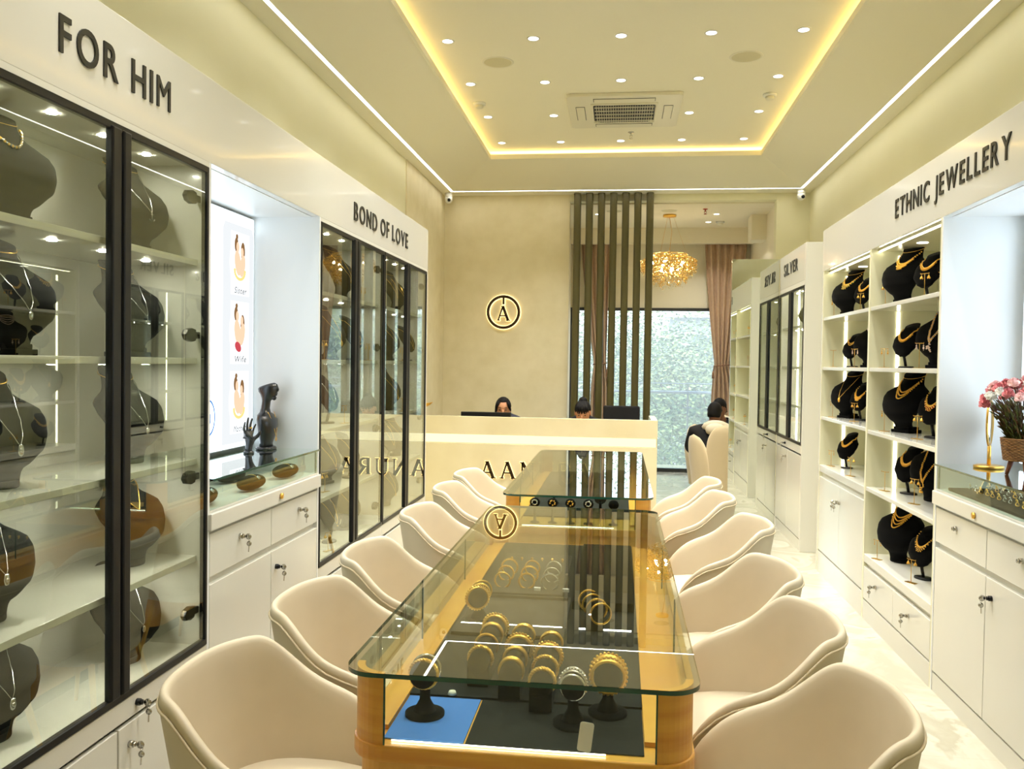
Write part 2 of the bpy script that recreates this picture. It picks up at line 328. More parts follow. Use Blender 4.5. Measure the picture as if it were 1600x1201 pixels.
# ------------------------------------------------------------------ lettering
def font_letter(ch, size, extr, bold):
    cu = bpy.data.curves.new('t', 'FONT'); cu.body = ch; cu.size = size; cu.extrude = extr; cu.offset = 0 if ch == 'M' else bold; cu.resolution_u = 6
    o = bpy.data.objects.new('t', cu); COL.objects.link(o); dg = bpy.context.evaluated_depsgraph_get(); dg.update()
    me = bpy.data.meshes.new_from_object(o.evaluated_get(dg)); bpy.data.objects.remove(o)
    vs = [Vector(v.co) for v in me.vertices]; fs = [tuple(p.vertices) for p in me.polygons]; bpy.data.meshes.remove(me)
    return vs, fs
def lettering(text, origin, ux, uz, width, cap, depth, m, name, label, cat='sign', bold=.010, gap=.20, space=.42, shear=0, extra=None, group=None, parent=None):
    """letters standing on origin, running along ux for width, cap height cap, depth along ux x uz"""
    L = []; x = 0
    for ch in text:
        if ch == ' ': x += space; continue
        vs, fs = font_letter(ch, 1, .5, bold); x0 = min(v.x for v in vs); x1 = max(v.x for v in vs)
        L.append((ch, [Vector((v.x - x0 + x, v.y, v.z)) for v in vs], fs)); x += (x1 - x0) + gap * (.45 if ch in 'LT' and 0 else 1)
    tw = x - gap; H = max(v.y for l in L for v in l[1]); b0 = 0
    n = ux.cross(uz)
    t = parent or thing(name, label, cat, origin, group)
    for ch, vs, fs in L:
        mb = MB(); mb.add([origin + ux * (v.x / tw * width + shear * v.y * cap) + uz * (v.y / H * cap) + n * ((v.z + .5) * depth) for v in vs], fs); obj('letter', mb, m, t)
    return t
V = Vector
lettering('FOR HIM', V((-X, 2.105, 2.297)), V((0, 1, 0)), V((0, 0, 1)), .56, .10, .005, M_letter, 'wall_lettering', 'large black letters FOR HIM on the white panel above left cabinet', space=.36)
lettering('BOND OF LOVE', V((-X, 4.625, 2.275)), V((0, 1, 0)), V((0, 0, 1)), 1.21, .10, .005, M_letter, 'wall_lettering', 'black letters BOND OF LOVE above the farther left cabinets', space=.36)
lettering('ETHNIC JEWELLERY', V((X, 4.905, 2.31)), V((0, -1, 0)), V((0, 0, 1)), 1.39, .10, .005, M_letter, 'wall_lettering', 'black letters ETHNIC JEWELLERY above the right wall shelves', space=.36)
lettering('SILVER', V((X, 8.08, 2.31)), V((0, -1, 0)), V((0, 0, 1)), .60, .105, .005, M_letter, 'wall_lettering', 'black letters SILVER on the white cabinet beside the mirror')

def seg(mb, a, b, w, o, d0, d1, mi=0): # 2D stroke in plane x-z at y
    a = Vector(a); b = Vector(b); d = (b - a).normalized(); n = Vector((-d.y, d.x)) * w / 2
    P4 = [a + n, b + n, b - n, a - n]; mb.prism([(o[0] + p.x, o[1] + p.y) for p in P4], d0, d1, 'y', mi)
def serif_letter(ch, mb, ox, oz, s, d0, d1, g=0):
    # s cap height; g grows strokes for the halo
    T_, t_ = .185 * s + g, .105 * s + g; o = (ox, oz)
    S_ = lambda x, z, w=.16: seg(mb, ((x - w) * s - g / 2, z * s), ((x + w) * s + g / 2, z * s), .06 * s + g, o, d0, d1)
    if ch == 'A':
        seg(mb, (.12 * s, 0), (.44 * s, s), t_, o, d0, d1); seg(mb, (.82 * s, 0), (.44 * s, s), T_, o, d0, d1); seg(mb, (.24 * s, .34 * s), (.68 * s, .34 * s), t_ * .8, o, d0, d1); S_(.12, .03, .13); S_(.82, .03, .16); S_(.40, .97, .1); return .97 * s
    if ch == 'N':
        seg(mb, (.14 * s, 0), (.14 * s, s), t_, o, d0, d1); seg(mb, (.14 * s, s), (.72 * s, 0), T_, o, d0, d1); seg(mb, (.74 * s, 0), (.74 * s, s), t_, o, d0, d1); S_(.14, .03, .13); S_(.12, .97, .12); S_(.74, .97, .13); return .9 * s
    if ch == 'U':
        pts = [(.14 * s, s), (.14 * s, .32 * s)] + [(.41 * s - .27 * s * math.cos(q * PI / 8), .32 * s - .28 * s * math.sin(q * PI / 8)) for q in range(1, 8)] + [(.68 * s, .32 * s), (.68 * s, s)]
        for i in range(len(pts) - 1): seg(mb, pts[i], pts[i + 1], T_ if i < 4 else t_, o, d0, d1)
        S_(.14, .97, .14); S_(.68, .97, .13); return .84 * s
    if ch == 'R':
        seg(mb, (.16 * s, 0), (.16 * s, s), T_, o, d0, d1)
        pts = [(.16 * s, .97 * s)] + [(.42 * s + .24 * s * math.sin(q * PI / 6), .72 * s + .25 * s * math.cos(q * PI / 6)) for q in range(0, 7)] + [(.16 * s, .47 * s)]
        for i in range(len(pts) - 1): seg(mb, pts[i], pts[i + 1], t_ if i in (0, 7) else T_ * .85, o, d0, d1)
        seg(mb, (.40 * s, .47 * s), (.74 * s, 0), T_, o, d0, d1); S_(.16, .03, .15); S_(.80, .03, .1); return .86 * s
t = thing('counter_lettering', 'dark serif letters AANURA with a warm halo on the counter front', 'sign', (-.7, 8.1, .40)); x = -1.305
M_bronze = mat('dark_bronze', rgb(52, 38, 20), .3, metal=.6)
for ch in 'AANURA':
    mb = MB(); w = serif_letter(ch, mb, x, .397, .16, 8.072, 8.082); l = obj('letter', mb, M_bronze, t)
    mb = MB(); serif_letter(ch, mb, x, .397, .16, 8.090, 8.094, .008); obj('halo', mb, E_halo, l); x += w + .037
t = thing('wall_logo', 'round backlit logo, letter A in a dark ring on the back wall', 'sign', (-1.36, YB, 2.09)); cx, cz, r = -1.36, 2.087, .172
def ring(r0, r1, d0, d1):
    mb = MB(); n = 56
    mb.rings([[(cx + q * math.cos(2 * PI * j / n), d, cz + q * math.sin(2 * PI * j / n)) for j in range(n)] for q, d in ((r0, d0), (r1, d0), (r1, d1), (r0, d1))], closed=True, smooth=False); return mb
a = obj('ring', ring(r - .006, r + .026, YB - .04, YB - .025), M_bronze, t); obj('halo', ring(r - .014, r + .034, YB - .018, YB - .014), E_halo, a)
mb = MB(); mb.box(cx - .012, cx + .012, YB - .04, YB - .025, cz + .09, cz + r); a = obj('bar', mb, M_bronze, t)
mb = MB(); mb.box(cx - .018, cx + .018, YB - .018, YB - .014, cz + .08, cz + r); obj('halo', mb, E_halo, a)
mb = MB(); serif_letter('A', mb, cx - .082, cz - .10, .17, YB - .04, YB - .025); a = obj('letter', mb, M_bronze, t)
mb = MB(); serif_letter('A', mb, cx - .082, cz - .10, .17, YB - .018, YB - .014, .009); obj('halo', mb, E_halo, a)

# ------------------------------------------------------------------ small hardware
def lock(parent, s, y, z, key=True, dark=False):
    """cam lock on a front at x = s*X facing the aisle; s=-1 left wall, +1 right wall"""
    f = -s; x = s * X
    l = obj('lock', MB().cyl((x - f * .002, y, z), (x + f * .012, y, z), .011, 12).cyl((x + f * .012, y, z), (x + f * .02, y, z), .008, 10), M_black if dark else M_chrome, parent)
    if not key: return
    a = random.uniform(-.15, .15)
    m = MB().box(x + f * .018, x + f * .045, y - .0012, y + .0012, z - .004, z + .004); m.cyl((x + f * .036, y - .0015, z), (x + f * .036, y + .0015, z), .012, 14)
    R = Matrix.Translation((x + f * .04, y, z - .010)) @ Matrix.Rotation(a, 4, 'X')
    m.tube([(0, math.sin(q) * .008, math.cos(q) * .008) for q in [2 * PI * k / 12 for k in range(12)]], .0009, 5, closed=True, T=R)
    m.cyl((0, -.001, -.018), (0, .001, -.018), .010, 12, T=R).box(-.001, .001, -.003, .003, -.05, -.026, T=R)
    obj('key', m, M_chrome, parent)
def hinge(parent, s, y, z):
    f = -s; x = s * (X + .012)
    m = MB().prism([(-.045, 0), (-.03, .018), (0, .024), (.025, .02), (.03, 0), (.025, -.02), (0, -.024), (-.03, -.018)], 0, .02, 'x', T=Matrix.Translation((x - (.02 if f > 0 else 0), y, z)))
    m.box(min(x, x - f * .03), max(x, x - f * .03), y + .02, y + .055, z - .012, z + .012); obj('hinge', m, M_hinge, parent, .003)
def knob(parent, s, y, z):
    f = -s; x = s * X - f * .0
    m = MB().cyl((x, y, z), (x + f * .018, y, z), .006, 12).cyl((x + f * .018, y, z), (x + f * .026, y, z), .013, 16); obj('knob', m, M_gold, parent)

def bx(s, d0, d1, y0, y1, z0, z1, mb=None): # depth d measured from the front plane towards the wall (negative = into the aisle)
    a, b = s * (X + d0), s * (X + d1); return (mb or MB()).box(min(a, b), max(a, b), y0, y1, z0, z1)
SHZ = [2.175, 1.86, 1.50, 1.14, .79, .47]

def fascia(s, y0, y1, label):
    t = tag(obj('fascia_panel', bx(s, 0, .04, y0, y1, 2.20, 2.5), M_white, None, .002), label, 'panel')
    return t
def tall_case(s, y0, y1, label, name='glass_door_cabinet', zlist=(1.85, 1.50, 1.14, .79), zb=.465, zt=2.18, low_split=True, led=False, glass=None, side0=True, side1=True, hinges=True):
    """cabinet with two black-framed glass doors meeting on a double black post"""
    D = .40; yc = (y0 + y1) / 2
    t = thing(name, label, 'cabinet', (s * (X + D / 2), yc, 0), 'black framed glass door cabinets')
    m = MB(); bx(s, D - .012, D, y0, y1, 0, 2.2, m)
    bx(s, .019, D - .012, y0, y0 + .018, 0, 2.2, m); bx(s, .019, D - .012, y1 - .018, y1, 0, 2.2, m); bx(s, .019, D - .012, y0 + .018, y1 - .018, zb - .075, zb, m); bx(s, 0, .019, y0, y0 + .003, 0, 2.2, m); bx(s, 0, .019, y1 - .003, y1, 0, 2.2, m); bx(s, .0, .019, y0 + .003, y1 - .003, zt + .002, 2.2, m); bx(s, .04, D - .012, y0 + .018, y1 - .018, zt + .005, zt + .02, m)
    obj('carcass', m, M_shelf, t)
    for z in zlist: obj('shelf', bx(s, .032, D - .012, y0 + .018, y1 - .018, z - .022, z), M_shelf, t, .002)
    for z in [zt + .005] + [q - .022 for q in zlist]:
        m = MB()
        for k in (0.17, .39, .61, .83): m.lathe([(.013, -.003), (.001, -.003)], 12, (s * (X + .13), y0 + (y1 - y0) * k, z), cap=False, smooth=False)
        obj('spot_lamp', m, E_cab, t)  # in the silver cabinet these lamps are added to brighten the interior
    if led:
        obj('led_strip', bx(s, .17, .182, y1 - .022, y1 - .0185, zb, zt), E_shelf, t)
        obj('led_strip', bx(s, .05, .06, y0 + .02, y1 - .02, zt - .002, zt + .003), E_shelf, t)
    # outer black frame
    m = MB(); w = .014; e = .006
    bx(s, -.004, .018, y0 + e, y1 - e, zt - w * 1.5, zt, m); bx(s, -.004, .018, y0 + e, y1 - e, zb, zb + w * 1.5, m)
    bx(s, -.004, .018, y0 + e, y0 + e + w, zb + w * 1.5, zt - w * 1.5, m); bx(s, -.004, .018, y1 - e - w, y1 - e, zb + w * 1.5, zt - w * 1.5, m); obj('black_frame', m, M_black, t, .001)
    for a, b, pa, pb in ((y0 + .02, yc - .012, yc - .052, yc - .006), (yc + .012, y1 - .02, yc + .006, yc + .046)):
        d = obj('glass_door', bx(s, .001, .0011, a, b, zb + .022, zt - .022), glass or G_door, t)
        m = MB(); bx(s, -.012, .014, pa, pb, zb + .02, zt - .012, m); obj('post', m, M_black, d, .006)
    if hinges:
        for z in (2.06, 1.58, 1.08, .6): hinge(t, s, y1 - .09, z)
        for z in (2.06, 1.58, 1.08, .6): hinge(t, s, y0 + .09, z) if 0 else None
    r = obj('lock_rail', bx(s, -.0, .018, y0 + .004, y1 - .004, zb - .07, zb - .004), M_white, t, .002); lock(r, s, yc + .1, zb - .035, dark=True)
    obj('plinth', bx(s, .005, .02, y0, y1, 0, .09), M_white, t)
    for a, b, q in ((y0, yc, -.07), (yc, y1, .07)):
        d = obj('base_door', bx(s, 0, .018, a + .004, b - .004, .10, zb - .085), M_white, t, .002)
        if q > 0: lock(d, s, a + .06, zb - .15)
    return t
fascia(-1, .75, 6.455, 'long white panel along the top of the left cabinets')
fascia(1, .9, 6.56, 'long white panel along the top of the right shelves')
tall_case(-1, 1.83, 2.94, 'black-framed glass cabinet of necklace busts under the words FOR HIM')
tall_case(-1, 4.10, 5.262, 'black-framed glass cabinet beside the left niche, nearer of the far pair')
tall_case(-1, 5.262, 6.445, 'black-framed glass cabinet next to the reception counter')
tall_case(1, 7.2, 8.3, 'black-framed glass cabinet under the word SILVER', zlist=(1.85, 1.50, 1.17), zb=.86, zt=2.16, led=True, hinges=False, glass=thin_glass('silver_door_glass', (.94, .96, .92, 1), .55))
m = B(-WX + .001, -X, 1.80, 1.829, 0, 2.2); struct('trim_2', m, M_white)
t = tag(obj('fascia_panel', bx(1, 0, .6, 7.2, 8.3, 2.20, 2.5), M_white, None, .002), 'white header box above the silver cabinet', 'panel')
tag(obj('end_panel', bx(1, .0, .61, 7.17, 7.198, 0, 2.5), M_white, None, .002), 'tall white end panel on the near side of the silver cabinet', 'panel')
tag(obj('end_panel', bx(1, .0, .61, 6.56, 6.59, 0, 2.5), M_white, None, .002), 'tall white end panel at the far end of the ethnic shelves', 'panel')
tag(obj('end_panel', bx(-1, .0, .61, 6.455, 6.48, 0, 2.5), M_white, None, .002), 'tall white end panel beside the reception counter', 'panel')
t = thing('wall_mirror', 'tall frameless mirror standing beside the silver cabinet', 'mirror', (1.25, 8.32, 0))
obj('mirror_glass', B(1.035, 1.468, 8.31, 8.316, 0.02, 2.5), M_mirror, t); obj('backing_board', B(1.035, 1.468, 8.317, 8.335, 0.0, 2.5), M_white, t)

# ------------------------------------------------------------------ niches with glass-topped counters
def niche(s, y0, y1, side, posters):
    D = .38
    m = MB(); bx(s, D, D + .02, y0, y1, .0, 2.2, m); bx(s, 0, D, y0 - .0, y0 + .016, 0, 2.2, m); bx(s, 0, D, y1 - .016, y1, 0, 2.2, m); bx(s, .04, D, y0 + .016, y1 - .016, 2.198, 2.214, m)
    tag(obj('niche_surround', m, mat('niche_paint', rgb(238, 240, 240), .35)), f'white lined wall recess around the counter on the {side}', 'wall recess')
    t = thing('drawer_cabinet', f'white two-door cabinet with drawers below the {side} niche', 'cabinet', (s * (X + .19), (y0 + y1) / 2, 0), 'white base cabinets under the niches')
    m = MB(); bx(s, .02, D, y0 + .018, y1 - .018, .09, .875, m); obj('carcass', m, M_shelf, t); obj('plinth', bx(s, .003, .02, y0 + .018, y1 - .018, 0, .085), M_white, t)
    ym = (y0 + y1) / 2
    for a, b, q in ((y0 + .018, ym, 0), (ym, y1 - .018, 1)):
        d = obj('drawer', bx(s, 0, .02, a + .003, b - .003, .70, .858), M_white, t, .002); lock(d, s, (a + b) / 2 + .03 * (1 if q else -1), .803, key=(s < 0))
        d = obj('door', bx(s, 0, .02, a + .003, b - .003, .095, .672), M_white, t, .002)
        if (q == 1) == (s < 0) or s > 0 and q == 0: lock(d, s, a + .05 if s < 0 else b - .06 + .12 * 0, .598, dark=True)
    tr = obj('pull_out_tray', bx(s, -.015, .02, y0 + .004, y1 - .004, .872, .935), M_white, t, .004); knob(tr, s, ym + .06, .905) if s < 0 else knob(tr, s, 3.72, .90)
    # glass case on top
    c = thing('counter_glass_case', f'glass jewellery case on the {side} niche counter', 'display case', (s * (X + .19), ym, .88), 'glass cases on the niche counters')
    obj('case_floor', bx(s, .0, D - .004, y0 + .02, y1 - .02, .936, .944), M_shelf, c)
    tp = obj('glass_top', bx(s, -.012, D - .004, y0 + .02, y1 - .02, 1.0605, 1.0606), G_table, c); m = MB(); bx(s, -.014, -.0125, y0 + .02, y1 - .02, 1.052, 1.060, m); obj('edge', m, M_edge, tp)
    obj('front_pane', bx(s, .001, .0011, y0 + .02, y1 - .02, .944, 1.05), G_clear, c)
    m = MB(); bx(s, D - .03, D - .006, y0 + .02, y1 - .02, .944, 1.05, m); obj('back_rail', m, M_dark, c)
    m = MB(); bx(s, .002, .008, y1 - .035, y1 - .03, .944, 1.05, m); obj('glass_joint', m, M_edge, c)
    return t
niche(-1, 2.94, 4.10, 'left', True); niche(1, 3.06, 4.215, 'right', False)
# lightboxes
t = thing('lightbox', 'bright white illuminated poster box at the back of the left niche', 'lightbox', (-1.82, 3.5, 1.07))
obj('housing', B(-1.846, -1.806, 2.97, 4.072, 1.075, 2.185), M_tag, t); obj('lit_face', B(-1.805, -1.80, 2.974, 4.068, 1.08, 2.18), E_box, t)
t2 = thing('lightbox', 'bright white illuminated box at the back of the right niche', 'lightbox', (1.83, 3.5, 1.07))
obj('housing', B(1.806, 1.846, 3.10, 4.14, 1.075, 2.185), M_tag, t2); obj('lit_face', B(1.80, 1.805, 3.104, 4.136, 1.08, 2.18), E_box, t2)
def disc2(mb, cy, cz, ry, rz, x, n=20, rot=0): 
    mb.prism([(cy + math.cos(a) * ry * math.cos(rot) - math.sin(a) * rz * math.sin(rot), cz + math.cos(a) * ry * math.sin(rot) + math.sin(a) * rz * math.cos(rot)) for a in [2 * PI * k / n for k in range(n)]], x, x + .0006, 'x')
def pe(name, c, k=1.0): return emit(name, (c[0] * k, c[1] * k, c[2] * k, 1), 1)
K_ = 1.9
E_pg = pe('print_grey', (.80, .83, .85), K_ * .66); E_pw = pe('print_white', (.9, .95, .98), K_ * .85); E_ps = pe('print_skin', (.95, .62, .42), K_ * .7); E_ph = pe('print_hair', (.28, .15, .06), K_ * .6)
E_pgd = pe('print_gold', (.90, .70, .25), K_ * .7); E_pr = pe('print_red', (.65, .08, .10), K_ * .6); E_pk = pe('print_ink', (.2, .2, .2), K_ * .5); E_pb = pe('print_blue', (.02, .2, .65), K_ * .6)
x = -1.7998
m = MB(); m.prism([(3.735, 1.10), (4.055, 1.10), (4.075 - .01, 1.12), (4.065, 2.10), (4.045, 2.13), (3.755, 2.13), (3.735, 2.10)], x, x + .0004, 'x')
pp = thing('poster', 'strip of three printed portraits of embracing couples on the left lightbox', 'poster', (x, 3.9, 1.1)); obj('grey_panel', m, E_pg, pp)
M_pp = [E_pw, E_pg, E_ps, E_ph, E_pgd, E_pr]
for k, (zb, word) in enumerate(((1.80, 'Sister'), (1.475, 'Wife'), (1.145, 'Mother'))):
    m = MB(); m.box(x + .001, x + .0015, 3.815, 4.012, zb, zb + .295); p = obj('portrait_card', m, E_pw, pp)
    m = MB(); yc = 3.905; zc = zb + .15
    disc2(m, yc - .005, zc, .10, .13, x + .0016); o_ = obj('round_vignette', m, E_pw, p)
    m = MB(); # hair, skin, garment shapes of two embracing figures
    disc2(m, yc - .035, zc + .085, .020, .034, x + .0022); disc2(m, yc + .035, zc + .06 - .02 * (k == 1), .022, .044, x + .0022); disc2(m, yc - .03, zc + .123, .012, .012, x + .0022); obj('printed_hair', m, E_ph, p)
    m = MB(); disc2(m, yc - .022, zc + .075, .015, .024, x + .0028); disc2(m, yc + .026, zc + .055, .015, .022, x + .0028); disc2(m, yc - .02, zc + .0, .032, .06, x + .0028, rot=.25); disc2(m, yc + .03, zc - .01, .028, .055, x + .0028, rot=-.3); disc2(m, yc + .0, zc + .005, .05, .013, x + .003, rot=-.5); obj('printed_skin', m, E_ps, p)
    m = MB()
    if k == 1: disc2(m, yc - .015, zc - .07, .035, .022, x + .0034, rot=-.4); obj('printed_garment', m, E_pr, p)
    else:
        for q in range(13): a = PI + q * PI / 12; disc2(m, yc + .055 * math.cos(a), zc - .035 + .04 * math.sin(a), .011, .008, x + .0034, 8)
        obj('printed_garland', m, E_pgd, p)
    # caption
    tt = bpy.data.objects.new('caption', None); tt.parent = p; COL.objects.link(tt)
    L = []; xx = 0; mb = MB()
    for ch in word:
        vs, fs = font_letter(ch, 1, .01, .01); x0 = min(v.x for v in vs); x1 = max(v.x for v in vs)
        L.append(([Vector((v.x - x0 + xx, v.y, v.z)) for v in vs], fs)); xx += x1 - x0 + .12
    w = .135
    for vs, fs in L: mb.add([(x + .0035, 3.848 + (v.x + v.y * .25) / xx * w, zb + .008 + v.y * .042) for v in vs], fs)
    bpy.data.objects.remove(tt); obj('caption', mb, E_pk, p)
m = MB(); n = 40; m.rings([[(xx_, 3.60 + r_ * .8 * math.cos(2 * PI * j / n), 1.235 + r_ * math.sin(2 * PI * j / n)) for j in range(n)] for r_, xx_ in ((.075, x), (.083, x), (.083, x + .001), (.075, x + .001))], closed=True)
bl = thing('blue_emblem', 'blue ring-shaped emblem printed on the left lightbox', 'emblem', (x, 3.6, 1.15)); obj('ring', m, E_pb, bl)
mb = MB(); xx = 0
for ch in 'DI': 
    vs, fs = font_letter(ch, 1, .01, .02); x0 = min(v.x for v in vs); mb.add([(x + .001, 3.565 + (v.x - x0 + xx) * .06, 1.21 + v.y * .06) for v in vs], fs); xx += max(v.x for v in vs) - x0 + .15
obj('lettering', mb, E_pb, bl)
# right lightbox faint jewellery outline print
m = MB()
for q in range(9):
    m.tube([(1.7985, 4.06 - .05 * math.sin(a) - q * .012, 1.9 - q * .035 + .05 * math.cos(a)) for a in [2 * PI * k / 16 for k in range(16)]], .0012, 4, closed=True)
obj('printed_chain', m, E_pg, t2)

# ------------------------------------------------------------------ ethnic open shelving
def open_bay(y0, y1, zlist, zb, label, base):
    s = 1; D = .39; t = thing('open_shelf_unit', label, 'shelf unit', (s * (X + D / 2), (y0 + y1) / 2, 0), 'lit open shelf units')
    m = MB(); bx(s, D - .012, D, y0, y1, zb - .02, 2.2, m); bx(s, 0, D - .012, y0, y0 + .015, 0, 2.2, m); bx(s, 0, D - .012, y1 - .015, y1, 0, 2.2, m); bx(s, .04, D - .012, y0 + .015, y1 - .015, 2.19, 2.205, m); obj('carcass', m, mat('shelf_cream', rgb(238, 236, 205), .3, coat=.3), t)
    for z in zlist: obj('shelf', bx(s, .003, D - .012, y0 + .015, y1 - .015, z - .024, z), M_white, t, .003)
    obj('bottom_shelf', bx(s, 0, D - .012, y0 + .015, y1 - .015, zb - .05, zb), M_white, t, .003)
    zz = sorted([zb] + list(zlist) + [2.19])
    for a, b in zip(zz[:-1], zz[1:]):
        obj('led_strip', bx(s, .155, .170, y1 - .019, y1 - .0155, a + .002, b - .03), E_shelf, t)
    obj('led_strip', bx(s, .045, .053, y0 + .02, y1 - .02, 2.184, 2.189), E_shelf, t)
    obj('spot_lamp', MB().lathe([(.03, 2.188), (.001, 2.188)], 16, (s * (X + .17), (y0 + y1) / 2 + .2, 0), cap=False, smooth=False), E_down, t)
    base(t, s, y0 + .016, y1 - .016, zb); return t
def base_tall(t, s, y0, y1, zb):
    obj('plinth', bx(s, 0, .02, y0, y1, 0, .155), M_white, t); ym = (y0 + y1) / 2; obj('box', bx(s, .02, .38, y0, y1, .02, zb - .06), M_shelf, t)
    for a, b, q in ((y0, ym, ym - .03), (ym, y1, ym + .03)):
        d = obj('door', bx(s, 0, .018, a + .002, b - .002, .165, zb - .085), M_white, t, .002); lock(d, s, q, zb - .19)
def base_low(t, s, y0, y1, zb):
    obj('plinth', bx(s, 0, .02, y0, y1, 0, .115), M_white, t); ym = (y0 + y1) / 2; obj('box', bx(s, .02, .38, y0, y1, .02, zb - .06), M_shelf, t)
    for a, b in ((y0, ym), (ym, y1)):
        d = obj('drawer', bx(s, 0, .018, a + .002, b - .002, .125, zb - .075), M_white, t, .002); lock(d, s, (a + b) / 2 + .02, .25)
open_bay(5.362, 6.55, (1.86, 1.50, 1.14), .785, 'open lit shelf unit of gold sets farther along the right wall', base_tall)
open_bay(4.215, 5.362, (1.86, 1.50, 1.13, .79), .39, 'open lit shelf unit of gold sets beside the right niche', base_low)

# ------------------------------------------------------------------ necklace busts
def prof(z, P):
    for (z0, *a), (z1, *b) in zip(P[:-1], P[1:]):
        if z <= z1 or (z1, *b) == P[-1]:
            k = max(0, min(1, (z - z0) / (z1 - z0))); k = k * k * (3 - 2 * k) * .5 + k * .5; return [p + (q - p) * k for p, q in zip(a, b)]
# z, half width (y), half depth (x), centre offset x ; bust faces +x
BUST = [(.018, .050, .030, .012), (.045, .048, .028, .022), (.070, .070, .036, .040), (.100, .098, .042, .046), (.135, .114, .044, .036), (.172, .128, .042, .014), (.198, .128, .038, -.006), (.216, .108, .035, -.018), (.230, .078, .036, -.028), (.245, .062, .038, -.036), (.272, .055, .038, -.046), (.298, .059, .041, -.056)]
SMALL = [(.050, .014, .010, .020), (.062, .036, .016, .022), (.095, .062, .022, .012), (.125, .068, .024, -.004), (.143, .066, .024, -.014), (.156, .050, .024, -.021), (.170, .036, .025, -.028), (.190, .035, .026, -.038)]
def bust_parts(P, t, small, m_=M_velvet, plinth='round', rim=M_gold):
    n = 24; zs = [P[0][0] + (P[-1][0] - P[0][0]) * k / 26 for k in range(27)]; rs = []
    for z in zs:
        w, d, c = prof(z, P); tilt = (-.5 if z > P[-3][0] else 0)
        rs.append([(c + d * math.cos(2 * PI * j / n), w * math.sin(2 * PI * j / n), z + tilt * (d * math.cos(2 * PI * j / n)) * (z - P[-3][0]) / (P[-1][0] - P[-3][0] + 1e-6)) for j in range(n)])
    obj('torso', MB().rings(rs), m_, t)
    w, d, c = prof(P[-1][0], P); z = P[-1][0] - .012
    obj('neck_trim', MB().tube([(c + .002 + (d + .0015) * math.cos(2 * PI * j / 28), (w + .0015) * math.sin(2 * PI * j / 28), z - .42 * d * math.cos(2 * PI * j / 28)) for j in range(28)], .0012, 5, closed=True), rim, t)
    if small: obj('stem', MB().cyl((0, 0, .006), (.014, 0, .058), .006, 8).lathe([(.034, 0), (.034, .006), (.03, .008)], 20, (0, 0, 0), sx=.8, sy=1.1), M_black, t)
    elif plinth == 'round': obj('base', MB().lathe([(.052, 0), (.054, .004), (.054, .018), (.050, .021)], 28, (0, 0, 0), sx=.85), m_, t); obj('base_trim', MB().lathe([(.0462, .021), (.0492, .0215), (.0505, .0215)], 28, (0, 0, 0), cap=False, sx=.85), rim, t)
    else: obj('base', MB().box(-.045, .045, -.055, .055, 0, .016).box(-.036, .036, -.046, .046, .016, .03), m_, t, .002)
def proto_bust(name, P, small, m_, plinth='round'):
    t = thing(name, 'x', 'necklace display'); bust_parts(P, t, small, m_, plinth); return t
pb_big = proto_bust('necklace_bust', BUST, False, M_velvet, 'round'); pb_sq = proto_bust('necklace_bust', BUST, False, M_velvet, 'square'); pb_small = proto_bust('necklace_bust', SMALL, True, M_velvet)
pb_him = proto_bust('necklace_bust', BUST, False, M_flock, 'round'); pb_himsq = proto_bust('necklace_bust', BUST, False, M_flock, 'square')
def surf(P, y, z, e=.002): # front surface point of the bust
    w, d, c = prof(z, P); k = max(0, 1 - (y / w) ** 2); return Vector((c + (d + e) * math.sqrt(k), y * (1 + e / w), z))
